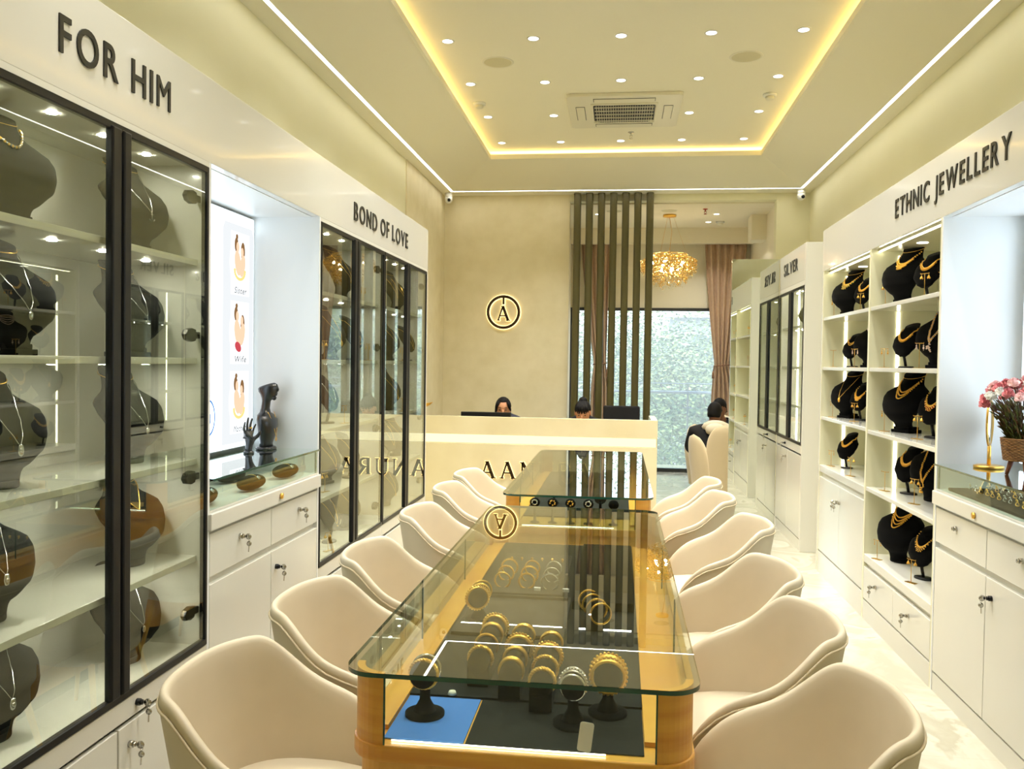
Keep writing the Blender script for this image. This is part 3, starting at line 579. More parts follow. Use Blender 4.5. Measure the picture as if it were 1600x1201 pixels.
def necklace(P, kind, loc, rz, sc, label, group, color=None):
    """kinds: chain (+pendant), rope, collar (bead rows), fringe, strands, long"""
    t = thing('necklace', label, 'necklace', (0, 0, 0), group); mt = color or M_gold
    zt = P[-1][0] - .03 if P is BUST else P[-1][0] - .015; W = prof(zt, P)[0]
    def path(zlow, wid, p=1.7, n=30, e=.002):
        pts = []
        for k in range(n + 1):
            u = -1 + 2 * k / n; z = zlow + (zt - zlow) * abs(u) ** p; w = prof(z, P)[0]
            y = math.copysign(min(abs(u) ** .9 * wid, w * .985), u); pts.append(surf(P, y, z, e))
        return pts
    big = P is BUST; f = 1 if big else .62
    def pend(p, kind):
        m = MB(); q = p + Vector((.003, 0, -.012 * f))
        if kind == 'oval': m.sph(q, .009 * f, 10, sx=.35, sy=.8, sz=1.3)
        elif kind == 'leaf': m.sph(q, .013 * f, 8, sx=.4, sy=.75, sz=1.3); m.sph(q + V((.004, 0, 0)), .006 * f, 8, sx=.6)
        elif kind == 'anchor':
            m.cyl(q + V((0, 0, .012)), q + V((0, 0, -.016)), .0013, 6).cyl(q + V((0, -.007, .006)), q + V((0, .007, .006)), .0012, 6)
            m.tube([q + V((0, .012 * math.sin(a), -.004 - .012 * math.cos(a))) for a in [-1.2 + .24 * k for k in range(11)]], .0014, 6)
        elif kind == 'trident':
            m.cyl(q + V((0, 0, .01)), q + V((0, 0, -.02)), .0013, 6)
            for dy in (-.006, .006): m.tube([q + V((0, 0, .0)), q + V((0, dy, -.003)), q + V((0, dy, -.016))], .0012, 6)
        elif kind == 'crescent':
            m.tube([q + V((0, .014 * f * math.cos(a), -.006 + .014 * f * math.sin(a))) for a in [2 * PI * k / 20 for k in range(20)]], .0045 * f, 6, closed=True); m.sph(q + V((0, 0, -.03 * f)), .004 * f, 6)
        elif kind == 'cluster':
            for k in range(16): m.sph(q + V((.002, random.uniform(-.011, .011) * f, random.uniform(-.034, .006) * f)), .0045 * f, 6)
        elif kind == 'bead': m.sph(q, .005 * f, 8)
        return m
    pk = None
    if kind[0] == 'chain':
        pts = path(kind[1], W * .95, 1.15); o = obj('chain', MB().tube(pts, kind[3] if len(kind) > 3 else .0011, 5), mt, t); pk = kind[2]; mid = pts[len(pts) // 2]
    elif kind[0] == 'rope':
        pts = path(kind[1], W * .95, 1.8, 60, .004); m = MB()
        for i, p in enumerate(pts[:-1]): m.sph((p + pts[i + 1]) / 2, .0042, 6, mi=(i // 2) % 2, sy=.8)
        obj('chain', m, [M_silver, M_gold], t); mid = pts[30]
    elif kind[0] == 'collar':
        pts = path(kind[1], W * 1.05, 2.0, 26, .003); m = MB()
        for i, p in enumerate(pts):
            u = abs(i / 26 * 2 - 1)
            m.sph(p, (.0085 - .004 * u) * f, 6)
            for r_ in range(1, 1 + int(3.6 * (1 - u))): m.sph(surf(P, p.y * (1 + .03 * r_), p.z - .008 * r_ * f, .004), .0058 * f, 6, mi=(i + r_) % 2 if color is None and kind[2] else 0)
        obj('collar', m, [mt, kind[2] or mt], t); mid = pts[13] + V((0, 0, -.02 * f)); pk = kind[3] if len(kind) > 3 else None
    elif kind[0] == 'fringe':
        pts = path(kind[1], W * 1.1, 2.0, 26, .003); m = MB().tube(pts, .0042 * f, 6)
        for i in range(3, 24):
            p = pts[i]; m.sph(surf(P, p.y * 1.04, p.z - .009 * f, .004), .0044 * f, 6, sz=1.9); m.sph(surf(P, p.y * 1.06, p.z - .017 * f, .004), .0022 * f, 5)
        obj('fringe', m, mt, t); mid = pts[13]; pk = kind[2]
    elif kind[0] == 'strands':
        m = MB()
        for k in range(kind[2]):
            pts = path(kind[1] + k * .016 * f, W * (1.08 - .02 * k), 1.8, 30, .003)
            for i, p in enumerate(pts): m.sph(p, .0042 * f, 6)
        obj('bead_strands', m, mt, t); mid = pts[15]
    elif kind[0] == 'long':
        m = MB()
        for k, dz in enumerate((0, .012)):
            pts = path(kind[1] + dz, W * (1 - .05 * k), 1.1, 44, .003)
            for i, p in enumerate(pts): m.sph(p, .0038, 6, mi=i % 2 if kind[2] else 0)
            if k == 0: mid = pts[22]
        obj('beads', m, [mt, kind[2] or mt], t); pk = kind[3]
    if pk: obj('pendant', pend(mid, pk), kind[4] if len(kind) > 4 else mt, t)
    t.location = loc; t.rotation_euler = (0, 0, rz); t.scale = (sc,) * 3
    return t
def earring_stand(loc, rz, h, where, mat_e=M_gold, style=0, earrings=True):
    t = thing('earring_stand', f'gold T-shaped earring stand {where}', 'earring stand', (0, 0, 0), 'gold T-shaped earring stands')
    obj('base', MB().box(-.012, .012, -.03, .03, 0, .0025), M_goldm, t); obj('pole', MB().cyl((0, 0, .002), (0, 0, h), .0016, 6), M_goldm, t)
    obj('crossbar', MB().cyl((0, -.026, h), (0, .026, h), .0017, 6).cyl((0, -.026, h), (0, -.026, h + .004), .0017, 6).cyl((0, .026, h), (0, .026, h + .004), .0017, 6), M_goldm, t)
    t.location = loc; t.rotation_euler = (0, 0, rz)
    R = Matrix.Translation(loc) @ Matrix.Rotation(rz, 4, 'Z')
    if not earrings: return
    for sy, wd in ((-.022, 'one arm'), (.022, 'other arm')):
        m = MB(); c = V((-.003, sy, h - .001))
        m.cyl(c, c + V((0, 0, -.008)), .0008, 5)
        if style == 0: m.lathe([(.001, -.008), (.004, -.012), (.008, -.02), (.009, -.024), (.006, -.024)], 10, c, T=None); [m.sph(c + V((.007 * math.cos(a), .007 * math.sin(a), -.026)), .0016, 5) for a in (0, 1.57, 3.14, 4.7)]
        elif style == 1: m.sph(c + V((0, 0, -.012)), .0048, 8, sx=.5); m.sph(c + V((0, 0, -.024)), .0062, 8, sx=.5, sz=1.3); m.sph(c + V((0, 0, -.036)), .002, 6)
        else: m.cyl(c, c + V((0, 0, -.02)), .001, 5); m.sph(c + V((0, 0, -.014)), .003, 6); m.sph(c + V((0, 0, -.025)), .0035, 6, sz=1.4)
        m2 = MB(); m2.v = [R @ v for v in m.v]; m2.f = m.f; m2.m = m.m; m2.sm = m.sm
        tag(obj('earring', m2, mat_e), f'{"left" if (sy * math.cos(rz) > 0) == (loc[0] > 0) else "right"} {"pearl" if mat_e is M_pearl else "gold"} earring on stand {where}', 'earring', 'earrings hung on the T-shaped stands')

# --- left FOR HIM cabinet busts (front faces +x)
shn = ['top shelf', 'second shelf', 'middle shelf', 'fourth shelf', 'bottom shelf']
zs_left = [1.85, 1.50, 1.14, .79, .465]
kindsA = [('rope', .205), ('chain', .115, 'oval'), ('chain', .115, 'leaf'), ('chain', .13, 'leaf'), ('chain', .12, 'leaf')]
kindsB = [('chain', .13, 'anchor'), ('chain', .13, 'trident'), ('chain', .12, 'oval'), ('chain', .185, None, .0016), ('chain', .13, 'oval')]
desc = {'rope': 'thick silver and gold rope chain'}
namesA = ['thick silver and gold rope chain', 'thin silver chain with round medallion', 'silver chain with animal head pendant', 'silver chain with small winged pendant', 'silver chain with shield pendant']
namesB = ['silver chain with anchor pendant', 'silver chain with trident pendant', 'silver chain with slim gold pendant', 'plain gold chain without pendant', 'silver chain with small gold figure pendant']
for k in range(5):
    z = zs_left[k] + .0005
    for col, (xx, yy) in enumerate((((-1.665), [2.17, 2.17, 2.13, 2.08, 2.10][k]), (-1.655, [2.76, 2.735, 2.735, 2.745, 2.72][k]))):
        rz = -.28; pr = pb_himsq if k < 2 else pb_him; w = 'left of the centre post' if col == 0 else 'right of the centre post'
        place(pr, USED, (xx, yy, z), rz, f'black bust on the FOR HIM {shn[k]}, {w}', 'busts in the FOR HIM cabinet', 1.04)
        necklace(BUST, (kindsA if col == 0 else kindsB)[k], (xx, yy, z), rz, 1.04, f'{(namesA if col == 0 else namesB)[k]} on the FOR HIM {shn[k]} bust', 'men\'s chains on black busts', M_silver if (namesA if col == 0 else namesB)[k].find('silver') >= 0 else M_gold)
# --- BOND OF LOVE cabinets
ETH = [1.0]
def setpiece(cabname, shelfz, shelfname, items, xf, group, rzb, tn):
    for it in items:
        kd, y = it[0], it[1]; x_ = it[2] if len(it) > 2 and it[2] else xf[kd]
        where = f'{shelfname}, {cabname}'
        z = shelfz + .0005
        if kd in 'BS':
            pr = {('B'): (pb_sq if it[4] == 'sq' else pb_big), 'S': pb_small}[kd]; P_ = BUST if kd == 'B' else SMALL; sc = it[3] * (ETH[0] if kd == 'B' else (1 + (ETH[0] - 1) * 1.5)); rz = rzb + it[6] if len(it) > 6 else rzb
            nth = it[7] if len(it) > 7 else ''
            place(pr, USED, (x_, y, z), rz, f'{"tall" if kd == "B" else "small"} black bust with {it[5][1]}, {where}', group, sc)
            necklace(P_, it[5][0], (x_, y, z), rz, sc, f'{it[5][1]} necklace, {where}', 'necklaces on black busts', it[5][2] if len(it[5]) > 2 else None)
        else:
            earring_stand((x_, y, z), rzb, it[3], f'{it[4]}, {where}', *(it[5:] if len(it) > 5 else ()))
xl = {'B': -1.68, 'S': -1.66, 'E': -1.60}; ETH[0] = 1; grp = 'busts in the BOND OF LOVE cabinets'; cn = 'nearer BOND OF LOVE cabinet'; NK = lambda k, n, *c: (k, n) + c
bz = [1.85, 1.50, 1.14, .79, .465]
setpiece(cn, bz[0], 'top shelf', [('B', 4.93, -1.66, 1.05, 'sq', NK(('chain', .12, 'oval'), 'long thin gold chain')), ('E', 5.12, -1.56, .09, 'right of the post', M_gold, 1)], xl, grp, -.25, '')
setpiece(cn, bz[1], 'second shelf', [('B', 4.78, -1.67, 1.05, 'sq', NK(('chain', .1, 'leaf'), 'gold leaf pendant')), ('S', 5.10, -1.62, 1.35, '', NK(('chain', .08, 'bead'), 'fine gold chain')), ('E', 5.16, -1.54, .10, 'right of the post', M_gold, 1), ('E', 4.42, -1.56, .10, 'by the near side', M_gold, 0)], xl, grp, -.25, '')
setpiece(cn, bz[2], 'middle shelf', [('S', 4.70, -1.64, 1.4, '', NK(('chain', .08, None, .002), 'silver collar chain', M_silver)), ('E', 4.74, -1.55, .10, 'beside the post', M_gold, 2)], xl, grp, -.25, '')
setpiece(cn, bz[3], 'fourth shelf', [('B', 4.75, -1.68, 1.0, 'sq', NK(('chain', .1, 'bead'), 'gold bead pendant')), ('S', 5.02, -1.61, 1.35, '', NK(('chain', .08, None), 'short gold chain')), ('E', 4.45, -1.56, .10, 'by the near side', M_gold, 0)], xl, grp, -.25, '')
setpiece(cn, bz[4], 'bottom shelf', [('S', 4.70, -1.62, 1.35, '', NK(('chain', .08, 'bead'), 'thin gold bead chain')), ('B', 5.08, -1.66, 1.0, 'round', NK(('chain', .1, 'oval'), 'gold oval pendant')), ('E', 4.48, -1.55, .10, 'by the near side', M_gold, 0)], xl, grp, -.25, '')
cn = 'farther BOND OF LOVE cabinet'
setpiece(cn, bz[0], 'top shelf', [('B', 6.26, -1.68, 1.05, 'sq', NK(('chain', .12, 'bead'), 'thin pearl drop')), ('S', 5.90, -1.60, 1.3, '', NK(('chain', .08, 'oval'), 'thin oval pendant'))], xl, grp, -.25, '')
setpiece(cn, bz[1], 'second shelf', [('B', 6.05, -1.68, 1.05, 'sq', NK(('chain', .12, None), 'plain gold chain')), ('S', 6.22, -1.56, 1.3, '', NK(('chain', .08, 'bead'), 'gold bead chain')), ('E', 6.0, -1.54, .09, 'near the post', M_gold, 1)], xl, grp, -.25, '')
setpiece(cn, bz[2], 'middle shelf', [('B', 6.10, -1.68, 1.05, 'sq', NK(('chain', .1, 'oval'), 'oval pendant chain')), ('E', 6.02, -1.54, .09, 'near the post', M_pearl, 1)], xl, grp, -.25, '')
setpiece(cn, bz[3], 'fourth shelf', [('S', 5.92, -1.62, 1.4, '', NK(('chain', .08, None), 'curb chain')), ('B', 6.28, -1.66, .95, 'round', NK(('chain', .1, 'leaf'), 'leaf pendant chain'))], xl, grp, -.25, '')
setpiece(cn, bz[4], 'bottom shelf', [('B', 5.98, -1.66, 1.05, 'round', NK(('chain', .1, 'trident'), 'bar pendant chain')), ('E', 6.18, -1.55, .09, 'near the post', M_gold, 0)], xl, grp, -.25, '')
# --- ETHNIC shelves (front faces -x : rz = pi, a little towards the camera)
ETH[0] = 1.09
xr = {'B': 1.68, 'S': 1.60, 'E': 1.55}; grp = 'busts on the ethnic shelves'; RB = PI + .55; cn = 'farther ethnic unit'
setpiece(cn, 1.86, 'top shelf', [('B', 6.36, 1.61, 1.0, 'sq', NK(('collar', .20, M_green, 'bead'), 'a gold green stone')), ('S', 6.02, 1.62, 1.1, '', NK(('fringe', .125, 'bead'), 'a tiered gold fringe')), ('E', 6.45, 1.525, .12, 'by the far side', M_gold, 1), ('E', 5.86, 1.55, .12, 'in front of the small bust', M_gold, 0)], xr, grp, RB, '')
setpiece(cn, 1.50, 'second shelf', [('S', 6.30, 1.62, 1.05, '', NK(('strands', .13, 2), 'a two-row gold choker')), ('B', 6.02, 1.68, 1.0, 'sq', NK(('strands', .215, 5), 'a five-row pearl choker', M_pearl)), ('E', 6.46, 1.53, .12, 'by the far side', M_gold, 1, False), ('E', 5.93, 1.54, .12, 'in front of the tall bust', M_pearl, 1)], xr, grp, RB, '')
setpiece(cn, 1.14, 'third shelf', [('B', 6.36, 1.62, 1.0, 'sq', NK(('chain', .13, 'leaf'), 'a fine chain with floral pendant')), ('S', 6.08, 1.63, 1.15, '', NK(('collar', .12, None, 'cluster'), 'a gold chandelier')), ('E', 6.44, 1.53, .11, 'by the far side', M_gold, 2), ('E', 5.98, 1.56, .12, 'in front of the small bust', M_gold, 0)], xr, grp, RB, '')
setpiece(cn, .785, 'bottom shelf', [('S', 6.33, 1.61, 1.1, '', NK(('fringe', .13, None), 'a short gold fringe')), ('S', 5.82, 1.68, 1.3, '', NK(('collar', .12, None), 'a half-hidden gold collar')), ('E', 6.45, 1.53, .11, 'by the far side', M_gold, 2), ('E', 5.88, 1.52, .12, 'near the front edge', M_gold, 0)], xr, grp, RB, '')
cn = 'nearer ethnic unit'
setpiece(cn, 1.86, 'top shelf', [('B', 5.19, 1.62, 1.03, 'sq', NK(('collar', .205, None), 'a broad flowered gold')), ('S', 4.82, 1.62, 1.15, '', NK(('fringe', .13, 'bead'), 'a gold drop choker')), ('S', 4.47, 1.66, 1.0, '', NK(('fringe', .13, None), 'a gold fringe beside the niche')), ('E', 5.24, 1.525, .12, 'by the far side', M_gold, 0), ('E', 4.70, 1.56, .13, 'in front of the small bust', M_gold, 0), ('E', 4.44, 1.56, .11, 'beside the niche', M_gold, 2)], xr, grp, RB, '')
setpiece(cn, 1.50, 'second shelf', [('S', 5.12, 1.61, 1.12, '', NK(('fringe', .125, None), 'a gold leaf fringe')), ('B', 4.80, 1.69, 1.03, 'sq', NK(('long', .12, M_gold, 'cluster'), 'a long pearl rope with pendant', M_pearl)), ('E', 5.25, 1.53, .11, 'by the far side', M_gold, 1), ('E', 4.72, 1.55, .13, 'in front of the tall bust', M_pearl, 1)], xr, grp, RB, '')
setpiece(cn, 1.13, 'third shelf', [('B', 5.18, 1.64, 1.05, 'sq', NK(('strands', .17, 3), 'a gold mesh with crescent pendant')), ('S', 4.80, 1.66, 1.25, '', NK(('collar', .12, M_ruby, 'cluster'), 'a gold cluster choker')), ('E', 5.25, 1.54, .115, 'by the far side', M_gold, 1), ('E', 4.72, 1.55, .12, 'in front of the small bust', M_gold, 0), ('E', 4.46, 1.60, .10, 'beside the niche', M_gold, 2)], xr, grp, RB, '')
setpiece(cn, .79, 'fourth shelf', [('S', 5.08, 1.63, 1.2, '', NK(('fringe', .125, None), 'a red-gold fringe')), ('B', 4.84, 1.69, 1.03, 'round', NK(('long', .09, None, 'cluster'), 'a long gold rope with tassel')), ('E', 5.18, 1.53, .11, 'by the far side', M_gold, 1, False), ('E', 4.71, 1.54, .13, 'in front of the tall bust', M_gold, 0)], xr, grp, RB, '')
setpiece(cn, .39, 'bottom shelf', [('B', 5.15, 1.62, 1.05, 'round', NK(('strands', .175, 4), 'a four-row gold')), ('S', 4.75, 1.61, 1.2, '', NK(('collar', .125, M_black), 'a dark-centred flower')), ('E', 5.19, 1.50, .11, 'by the far side', M_gold, 2), ('E', 4.65, 1.515, .12, 'in front of the small bust', M_gold, 0), ('E', 4.50, 1.60, .11, 'beside the niche', M_gold, 2)], xr, grp, RB, '')
ETH[0] = 1
setpiece('silver cabinet', 1.85, 'top shelf', [('B', 7.48, 1.68, 1.0, 'sq', NK(('chain', .12, 'oval'), 'a silver chain', M_silver)), ('B', 8.02, 1.68, 1.0, 'sq', NK(('chain', .12, 'leaf'), 'a silver leaf chain', M_silver))], xr, 'busts in the silver cabinet', PI, '')
setpiece('silver cabinet', 1.50, 'second shelf', [('S', 7.5, 1.66, 1.3, '', NK(('chain', .08, 'oval'), 'a short silver chain', M_silver))], xr, 'busts in the silver cabinet', PI, '')

# ------------------------------------------------------------------ niche counter contents
def hand_and_bust():
    # abstract mannequin bust with half face
    bx0, by0, bz0 = -1.70, 4.0, 1.0615
    t = thing('mannequin_bust', 'glossy black mannequin bust with half face on the left glass counter', 'mannequin', (bx0, by0, bz0))
    MG = mat('gloss_black', rgb(24, 25, 28), .28, coat=.4)
    rs = []
    PR = [(.012, .050, .030, 0, 0), (.03, .045, .028, 0, 0), (.07, .060, .036, .0, .004), (.11, .078, .042, .0, .008), (.145, .086, .040, 0, .004), (.168, .070, .032, 0, -.004), (.180, .034, .025, 0, -.006), (.20, .022, .021, -.003, -.004), (.235, .021, .021, -.010, .004), (.25, .026, .028, -.012, .010), (.268, .034, .040, -.014, .016), (.290, .038, .046, -.014, .014), (.305, .037, .045, -.014, .010), (.312, .030, .036, -.014, .006)]
    n = 24
    for z, w, d, cy, cx in PR: rs.append([(bx0 + cx + d * math.cos(2 * PI * j / n) * (1.12 if z > .245 and j == 0 else 1), by0 + cy + w * math.sin(2 * PI * j / n), bz0 + z + (.012 * math.cos(2 * PI * j / n) if z > .28 else 0)) for j in range(n)])
    m = MB().rings(rs); hx, hy, hz = bx0 + .012, by0 - .014, bz0
    m.sph((hx + .046, hy, hz + .292), .009, 8, sx=1.3, sy=.8, sz=1.5); m.sph((hx + .042, hy, hz + .272), .009, 8, sx=.8, sy=1.4, sz=.5); m.sph((hx + .041, hy, hz + .265), .009, 8, sx=.8, sy=1.2, sz=.5); m.sph((hx + .032, hy, hz + .251), .013, 8)
    obj('body', m, MG, t); obj('base', MB().lathe([(.06, 0), (.06, .008), (.052, .014)], 28, (bx0, by0, bz0), sx=.8), MG, t)
    nk = thing('necklace', 'gold chain with ring pendant on the black mannequin bust', 'necklace', (bx0, by0, bz0), 'necklaces on black busts')
    pts = []
    for k in range(25):
        u = -1 + k / 12; z = .06 + .122 * abs(u) ** 1.2; w, d = (.030, .03)
        yy = .040 * u; xx = .046 - .02 * u * u if z < .17 else .022
        pts.append((bx0 + xx + (.004 if z < .15 else 0), by0 + yy * .9, bz0 + z))
    obj('chain', MB().tube(pts, .0012, 5), M_gold, nk); obj('pendant', MB().tube([(bx0 + .05, by0 + .008 * math.cos(a), bz0 + .05 + .008 * math.sin(a)) for a in [2 * PI * k / 14 for k in range(14)]], .0018, 6, closed=True), M_gold, nk)
    # hand
    hx, hy = -1.70, 3.80
    t = thing('ring_display_hand', 'black hand-shaped ring holder with upright fingers beside the mannequin bust', 'ring display', (hx, hy, bz0))
    pts = [(0, 0, .0), (0, 0, .03), (0, 0, .06), (0, 0, .085)]; ed = [(0, 1), (1, 2), (2, 3)]; rd = [(.022, .022), (.015, .013), (.024, .013), (.028, .012)]
    def finger(y0, pl, r):
        nonlocal pts, ed, rd
        b = len(pts); prev = 3
        for i, p in enumerate(pl): pts.append(p); ed.append((prev, b + i)); prev = b + i; rd.append((r * (1 - .15 * i),) * 2)
    finger(0, [(.0, -.022, .096), (.002, -.028, .118), (.010, -.031, .136), (.016, -.032, .148)], .0062)
    finger(0, [(.0, -.008, .104), (.0, -.009, .132), (.006, -.010, .154), (.010, -.010, .168)], .0068)
    finger(0, [(.0, .008, .103), (-.002, .010, .130), (.004, .012, .150), (.010, .012, .163)], .0066)
    finger(0, [(.0, .022, .094), (.0, .027, .112), (.006, .030, .126), (.012, .031, .136)], .0056)
    b = len(pts)
    for i, p in enumerate([(.004, .026, .066), (.010, .042, .078), (.016, .050, .094), (.018, .052, .106)]): pts.append(p); ed.append((2 if i == 0 else b + i - 1, b + i)); rd.append(((.010, .0088, .0075, .006)[i],) * 2)
    o = skin('hand', pts, ed, rd, MG, t, 2, 0); t.rotation_euler = (0, 0, -.5)
    obj('base', MB().lathe([(.024, 0), (.024, .006), (.018, .012)], 20, (hx, hy, bz0)), MG, t)
    ring_ = MB().tube([(hx + .002 + .0085 * math.cos(a), hy + .004 + .0085 * math.sin(a), bz0 + .118) for a in [2 * PI * k / 16 for k in range(16)]], .0016, 6, closed=True); ring_.sph((hx + .0125, hy + .002, bz0 + .118), .005, 8)
    tag(obj('finger_ring', ring_, M_gold), 'gold ring with a round head worn by the black display hand', 'ring')
hand_and_bust()
def pillow(x, y, z, rz, where, col=mat('umber_velvet', rgb(30, 25, 17), .9, spec=.1), k=1.0):
    t = thing('bracelet_pillow', f'dark brown velvet pillow holding a watch, {where}', 'jewellery pillow', (x, y, z), 'velvet pillows in the left counter case')
    m = MB(); n = 16; rs = []
    for i in range(9):
        u = -1 + i / 4; r = .006 + .030 * math.sqrt(max(0, 1 - abs(u) ** 2.2)); rs.append([(r * 1.1 * math.cos(2 * PI * j / n), u * .092, .034 + r * .9 * math.sin(2 * PI * j / n)) for j in range(n)])
    m.rings(rs); o = obj('pillow', MB.__new__(MB) if 0 else m_at(m, x, y, z, 0), col, t)
    t.rotation_euler = (0, 0, rz)
    w = thing('wristwatch', f'small gold watch on the pillow {where}', 'watch', (x, y, z), 'small watches on velvet pillows')
    m = MB().tube([(.036 * math.cos(a), 0, .034 + .031 * math.sin(a)) for a in [2 * PI * q / 24 for q in range(24)]], .0025, 6, closed=True); obj('strap', m_at(m, x, y, z, 0), M_gold, w)
    m = MB().cyl((.030, 0, .052), (.036, 0, .058), .009, 14); obj('dial', m_at(m, x, y, z, 0), M_silver, w); w.rotation_euler = (0, 0, rz)
def m_at(m, x, y, z, rz=0):
    T = Matrix.Translation((x, y, z)) @ Matrix.Rotation(rz, 4, 'Z'); m.v = [T @ v for v in m.v]; return m
for x_, y_, r_, w_ in ((-1.545, 3.86, -.15, 'farthest right in the left counter case'), (-1.535, 3.46, -.1, 'front middle of the left counter case'), (-1.72, 3.66, -.2, 'at the back middle of the left counter case'), (-1.55, 3.07, .1, 'nearest the FOR HIM cabinet')):
    pillow(x_, y_, .9445, r_, w_)
tr = tag(obj('jewellery_tray', B(1.50, 1.80, 3.12, 4.14, .9445, .958), mat('umber_velvet', rgb(30, 25, 17), .9, spec=.1), None, .003), 'dark brown tray of rings inside the right counter case', 'tray')
random.seed(3)
for r_, (xx, nm) in enumerate(((1.74, 'back'), (1.66, 'middle'), (1.57, 'front'))):
    for k in range(16):
        y_ = 3.2 + k * .058 + random.uniform(-.01, .01); g = random.random() < .45; m = MB(); zc = .968
        m.tube([(xx + .004 * math.sin(a * 2), y_ + .012 * math.cos(a), zc + .004 + .011 * math.sin(a)) for a in [2 * PI * q / 12 for q in range(12)]], .0022, 5, closed=True); m.sph((xx - .004, y_, zc + .016), .006, 6, sx=.8)
        tag(obj('finger_ring', m, M_gold if g else M_silver), f'{"gold" if g else "silver"} ring, number of the {nm} row on the brown tray in the right counter'.replace('number of', 'one of'), 'ring', f'{"gold" if g else "silver"} rings in the {nm} row of the brown tray')

# vanity mirror + flower basket on the right counter
t = thing('vanity_mirror', 'round gold-rimmed table mirror behind the flower basket', 'mirror', (1.64, 4.06, 1.061)); cx, cy, cz = 1.64, 4.06, 1.265
T = Matrix.Translation((cx, cy, cz)) @ Matrix.Rotation(-.5, 4, 'Z')
obj('mirror_glass', MB().cyl((-.004, 0, 0), (.004, 0, 0), .092, 36, T=T), M_mirror, t)
obj('rim', MB().tube([(0, .096 * math.cos(a), .096 * math.sin(a)) for a in [2 * PI * k / 40 for k in range(40)]], .005, 8, closed=True, T=T), M_goldm, t)
obj('yoke', MB().tube([(0, .106 * math.cos(a), .106 * math.sin(a)) for a in [PI + k * PI / 18 for k in range(19)]], .004, 8, T=T), M_goldm, t)
obj('stem', MB().lathe([(.008, .10 - .20), (.010, .03 - .12), (.007, -.085 + .0), (.007, -.06)], 14, (cx, cy, cz - .03), T=None) if 0 else MB().cyl((cx, cy, 1.07), (cx, cy, cz - .104), .008, 14), M_goldm, t)
obj('base', MB().lathe([(.062, 0), (.062, .010), (.05, .014), (.015, .016)], 32, (cx, cy, 1.0612)), M_goldm, t)
bxx, byy = 1.66, 3.78
t = thing('flower_basket', 'woven wicker basket on three wooden legs on the right counter', 'basket', (bxx, byy, 1.061))
m = MB(); 
for k in range(15):
    z = 1.128 + k * .0062; r = .070 + .012 * (k / 14)
    m.tube([(bxx + (r + .0022 * (1 if (j + k) % 2 else -1)) * math.cos(2 * PI * j / 40), byy + (r + .0022 * (1 if (j + k) % 2 else -1)) * math.sin(2 * PI * j / 40), z) for j in range(40)], .0036, 5, closed=True)
m.lathe([(.001, 1.13), (.068, 1.13), (.076, 1.21), (.07, 1.21), (.001, 1.19)], 24, (bxx, byy, 0)); obj('woven_body', m, mat('wicker', rgb(150, 108, 62), .7, noise=(rgb(112, 78, 44), 40, 3, (1, 1, 1))), t)
for k in range(3):
    a = 2 * PI * k / 3 + 2.4; obj('leg', MB().cyl((bxx + .04 * math.cos(a), byy + .04 * math.sin(a), 1.135), (bxx + .062 * math.cos(a), byy + .062 * math.sin(a), 1.0612), .012, 12, r2=.007), mat('teak', rgb(140, 78, 46), .4), t)
fl = thing('flower_bouquet', 'bouquet of pink and white carnations in the wicker basket', 'flowers', (bxx, byy, 1.2))
random.seed(11); m = MB(); leaf = MB(); heads = []
M_pk = mat('pink_petal', rgb(214, 128, 130), .7); M_pk2 = mat('pale_pink_petal', rgb(238, 196, 190), .7); M_wp = mat('white_petal', rgb(236, 232, 222), .7)
for k in range(90):
    a = random.uniform(0, 2 * PI); rr = .15 * math.sqrt(random.random()); hx, hy, hz = bxx + rr * math.cos(a), byy + rr * math.sin(a) * 1.15, 1.45 - rr * rr * 3.2 + random.uniform(-.035, .02)
    if any((V((hx, hy, hz)) - q).length < .036 for q in heads): continue
    heads.append(V((hx, hy, hz))); m.tube([(bxx + random.uniform(-.03, .03), byy + random.uniform(-.03, .03), 1.2), ((bxx + hx) / 2, (byy + hy) / 2, 1.32), (hx, hy, hz)], .0016, 4)
    h = MB(); col = random.random()
    for q in range(46):
        th = random.uniform(0, 2 * PI); ph = random.uniform(0, 2.0); d = V((math.sin(ph) * math.cos(th), math.sin(ph) * math.sin(th), math.cos(ph))); c = V((hx, hy, hz)) + d * .017; n1 = d.orthogonal().normalized(); n2 = d.cross(n1); w = .0075
        h.add([c - n1 * w - d * .009, c + n1 * w - d * .009, c + n1 * w * 1.1 + d * .004 + n2 * random.uniform(-.003, .003), c + d * .008 + n2 * random.uniform(-.003, .003), c - n1 * w * 1.1 + d * .004], [(0, 1, 2, 3, 4)])
    h.sph((hx, hy, hz), .016, 8); obj('carnation', h, [M_pk, M_pk2, M_wp][0 if col < .5 else 1 if col < .75 else 2], fl)
obj('stems', m, mat('stem_brown', rgb(86, 70, 34), .7), fl, kind='stuff')
for k in range(1100):
    a = random.uniform(0, 2 * PI); rr = .13 * math.sqrt(random.random()); z = 1.2 + random.random() * .19 * (1 - rr * 2); p = V((bxx + rr * (.4 + (z - 1.2) * 4) * math.cos(a), byy + rr * (.4 + (z - 1.2) * 4) * math.sin(a), z)); d = V((math.cos(a) * .6, math.sin(a) * .6, random.uniform(.3, 1))).normalized(); n1 = d.orthogonal().normalized() * .0055; l = random.uniform(.025, .042)
    leaf.add([p - n1, p + n1, p + n1 * .6 + d * l * .7, p + d * l, p - n1 * .6 + d * l * .7], [(0, 1, 2, 3, 4)], mi=0 if random.random() < .6 else 1)
obj('foliage', leaf, [mat('leaf_olive', rgb(96, 98, 34), .6), mat('leaf_rust', rgb(104, 66, 26), .6)], fl, kind='stuff')

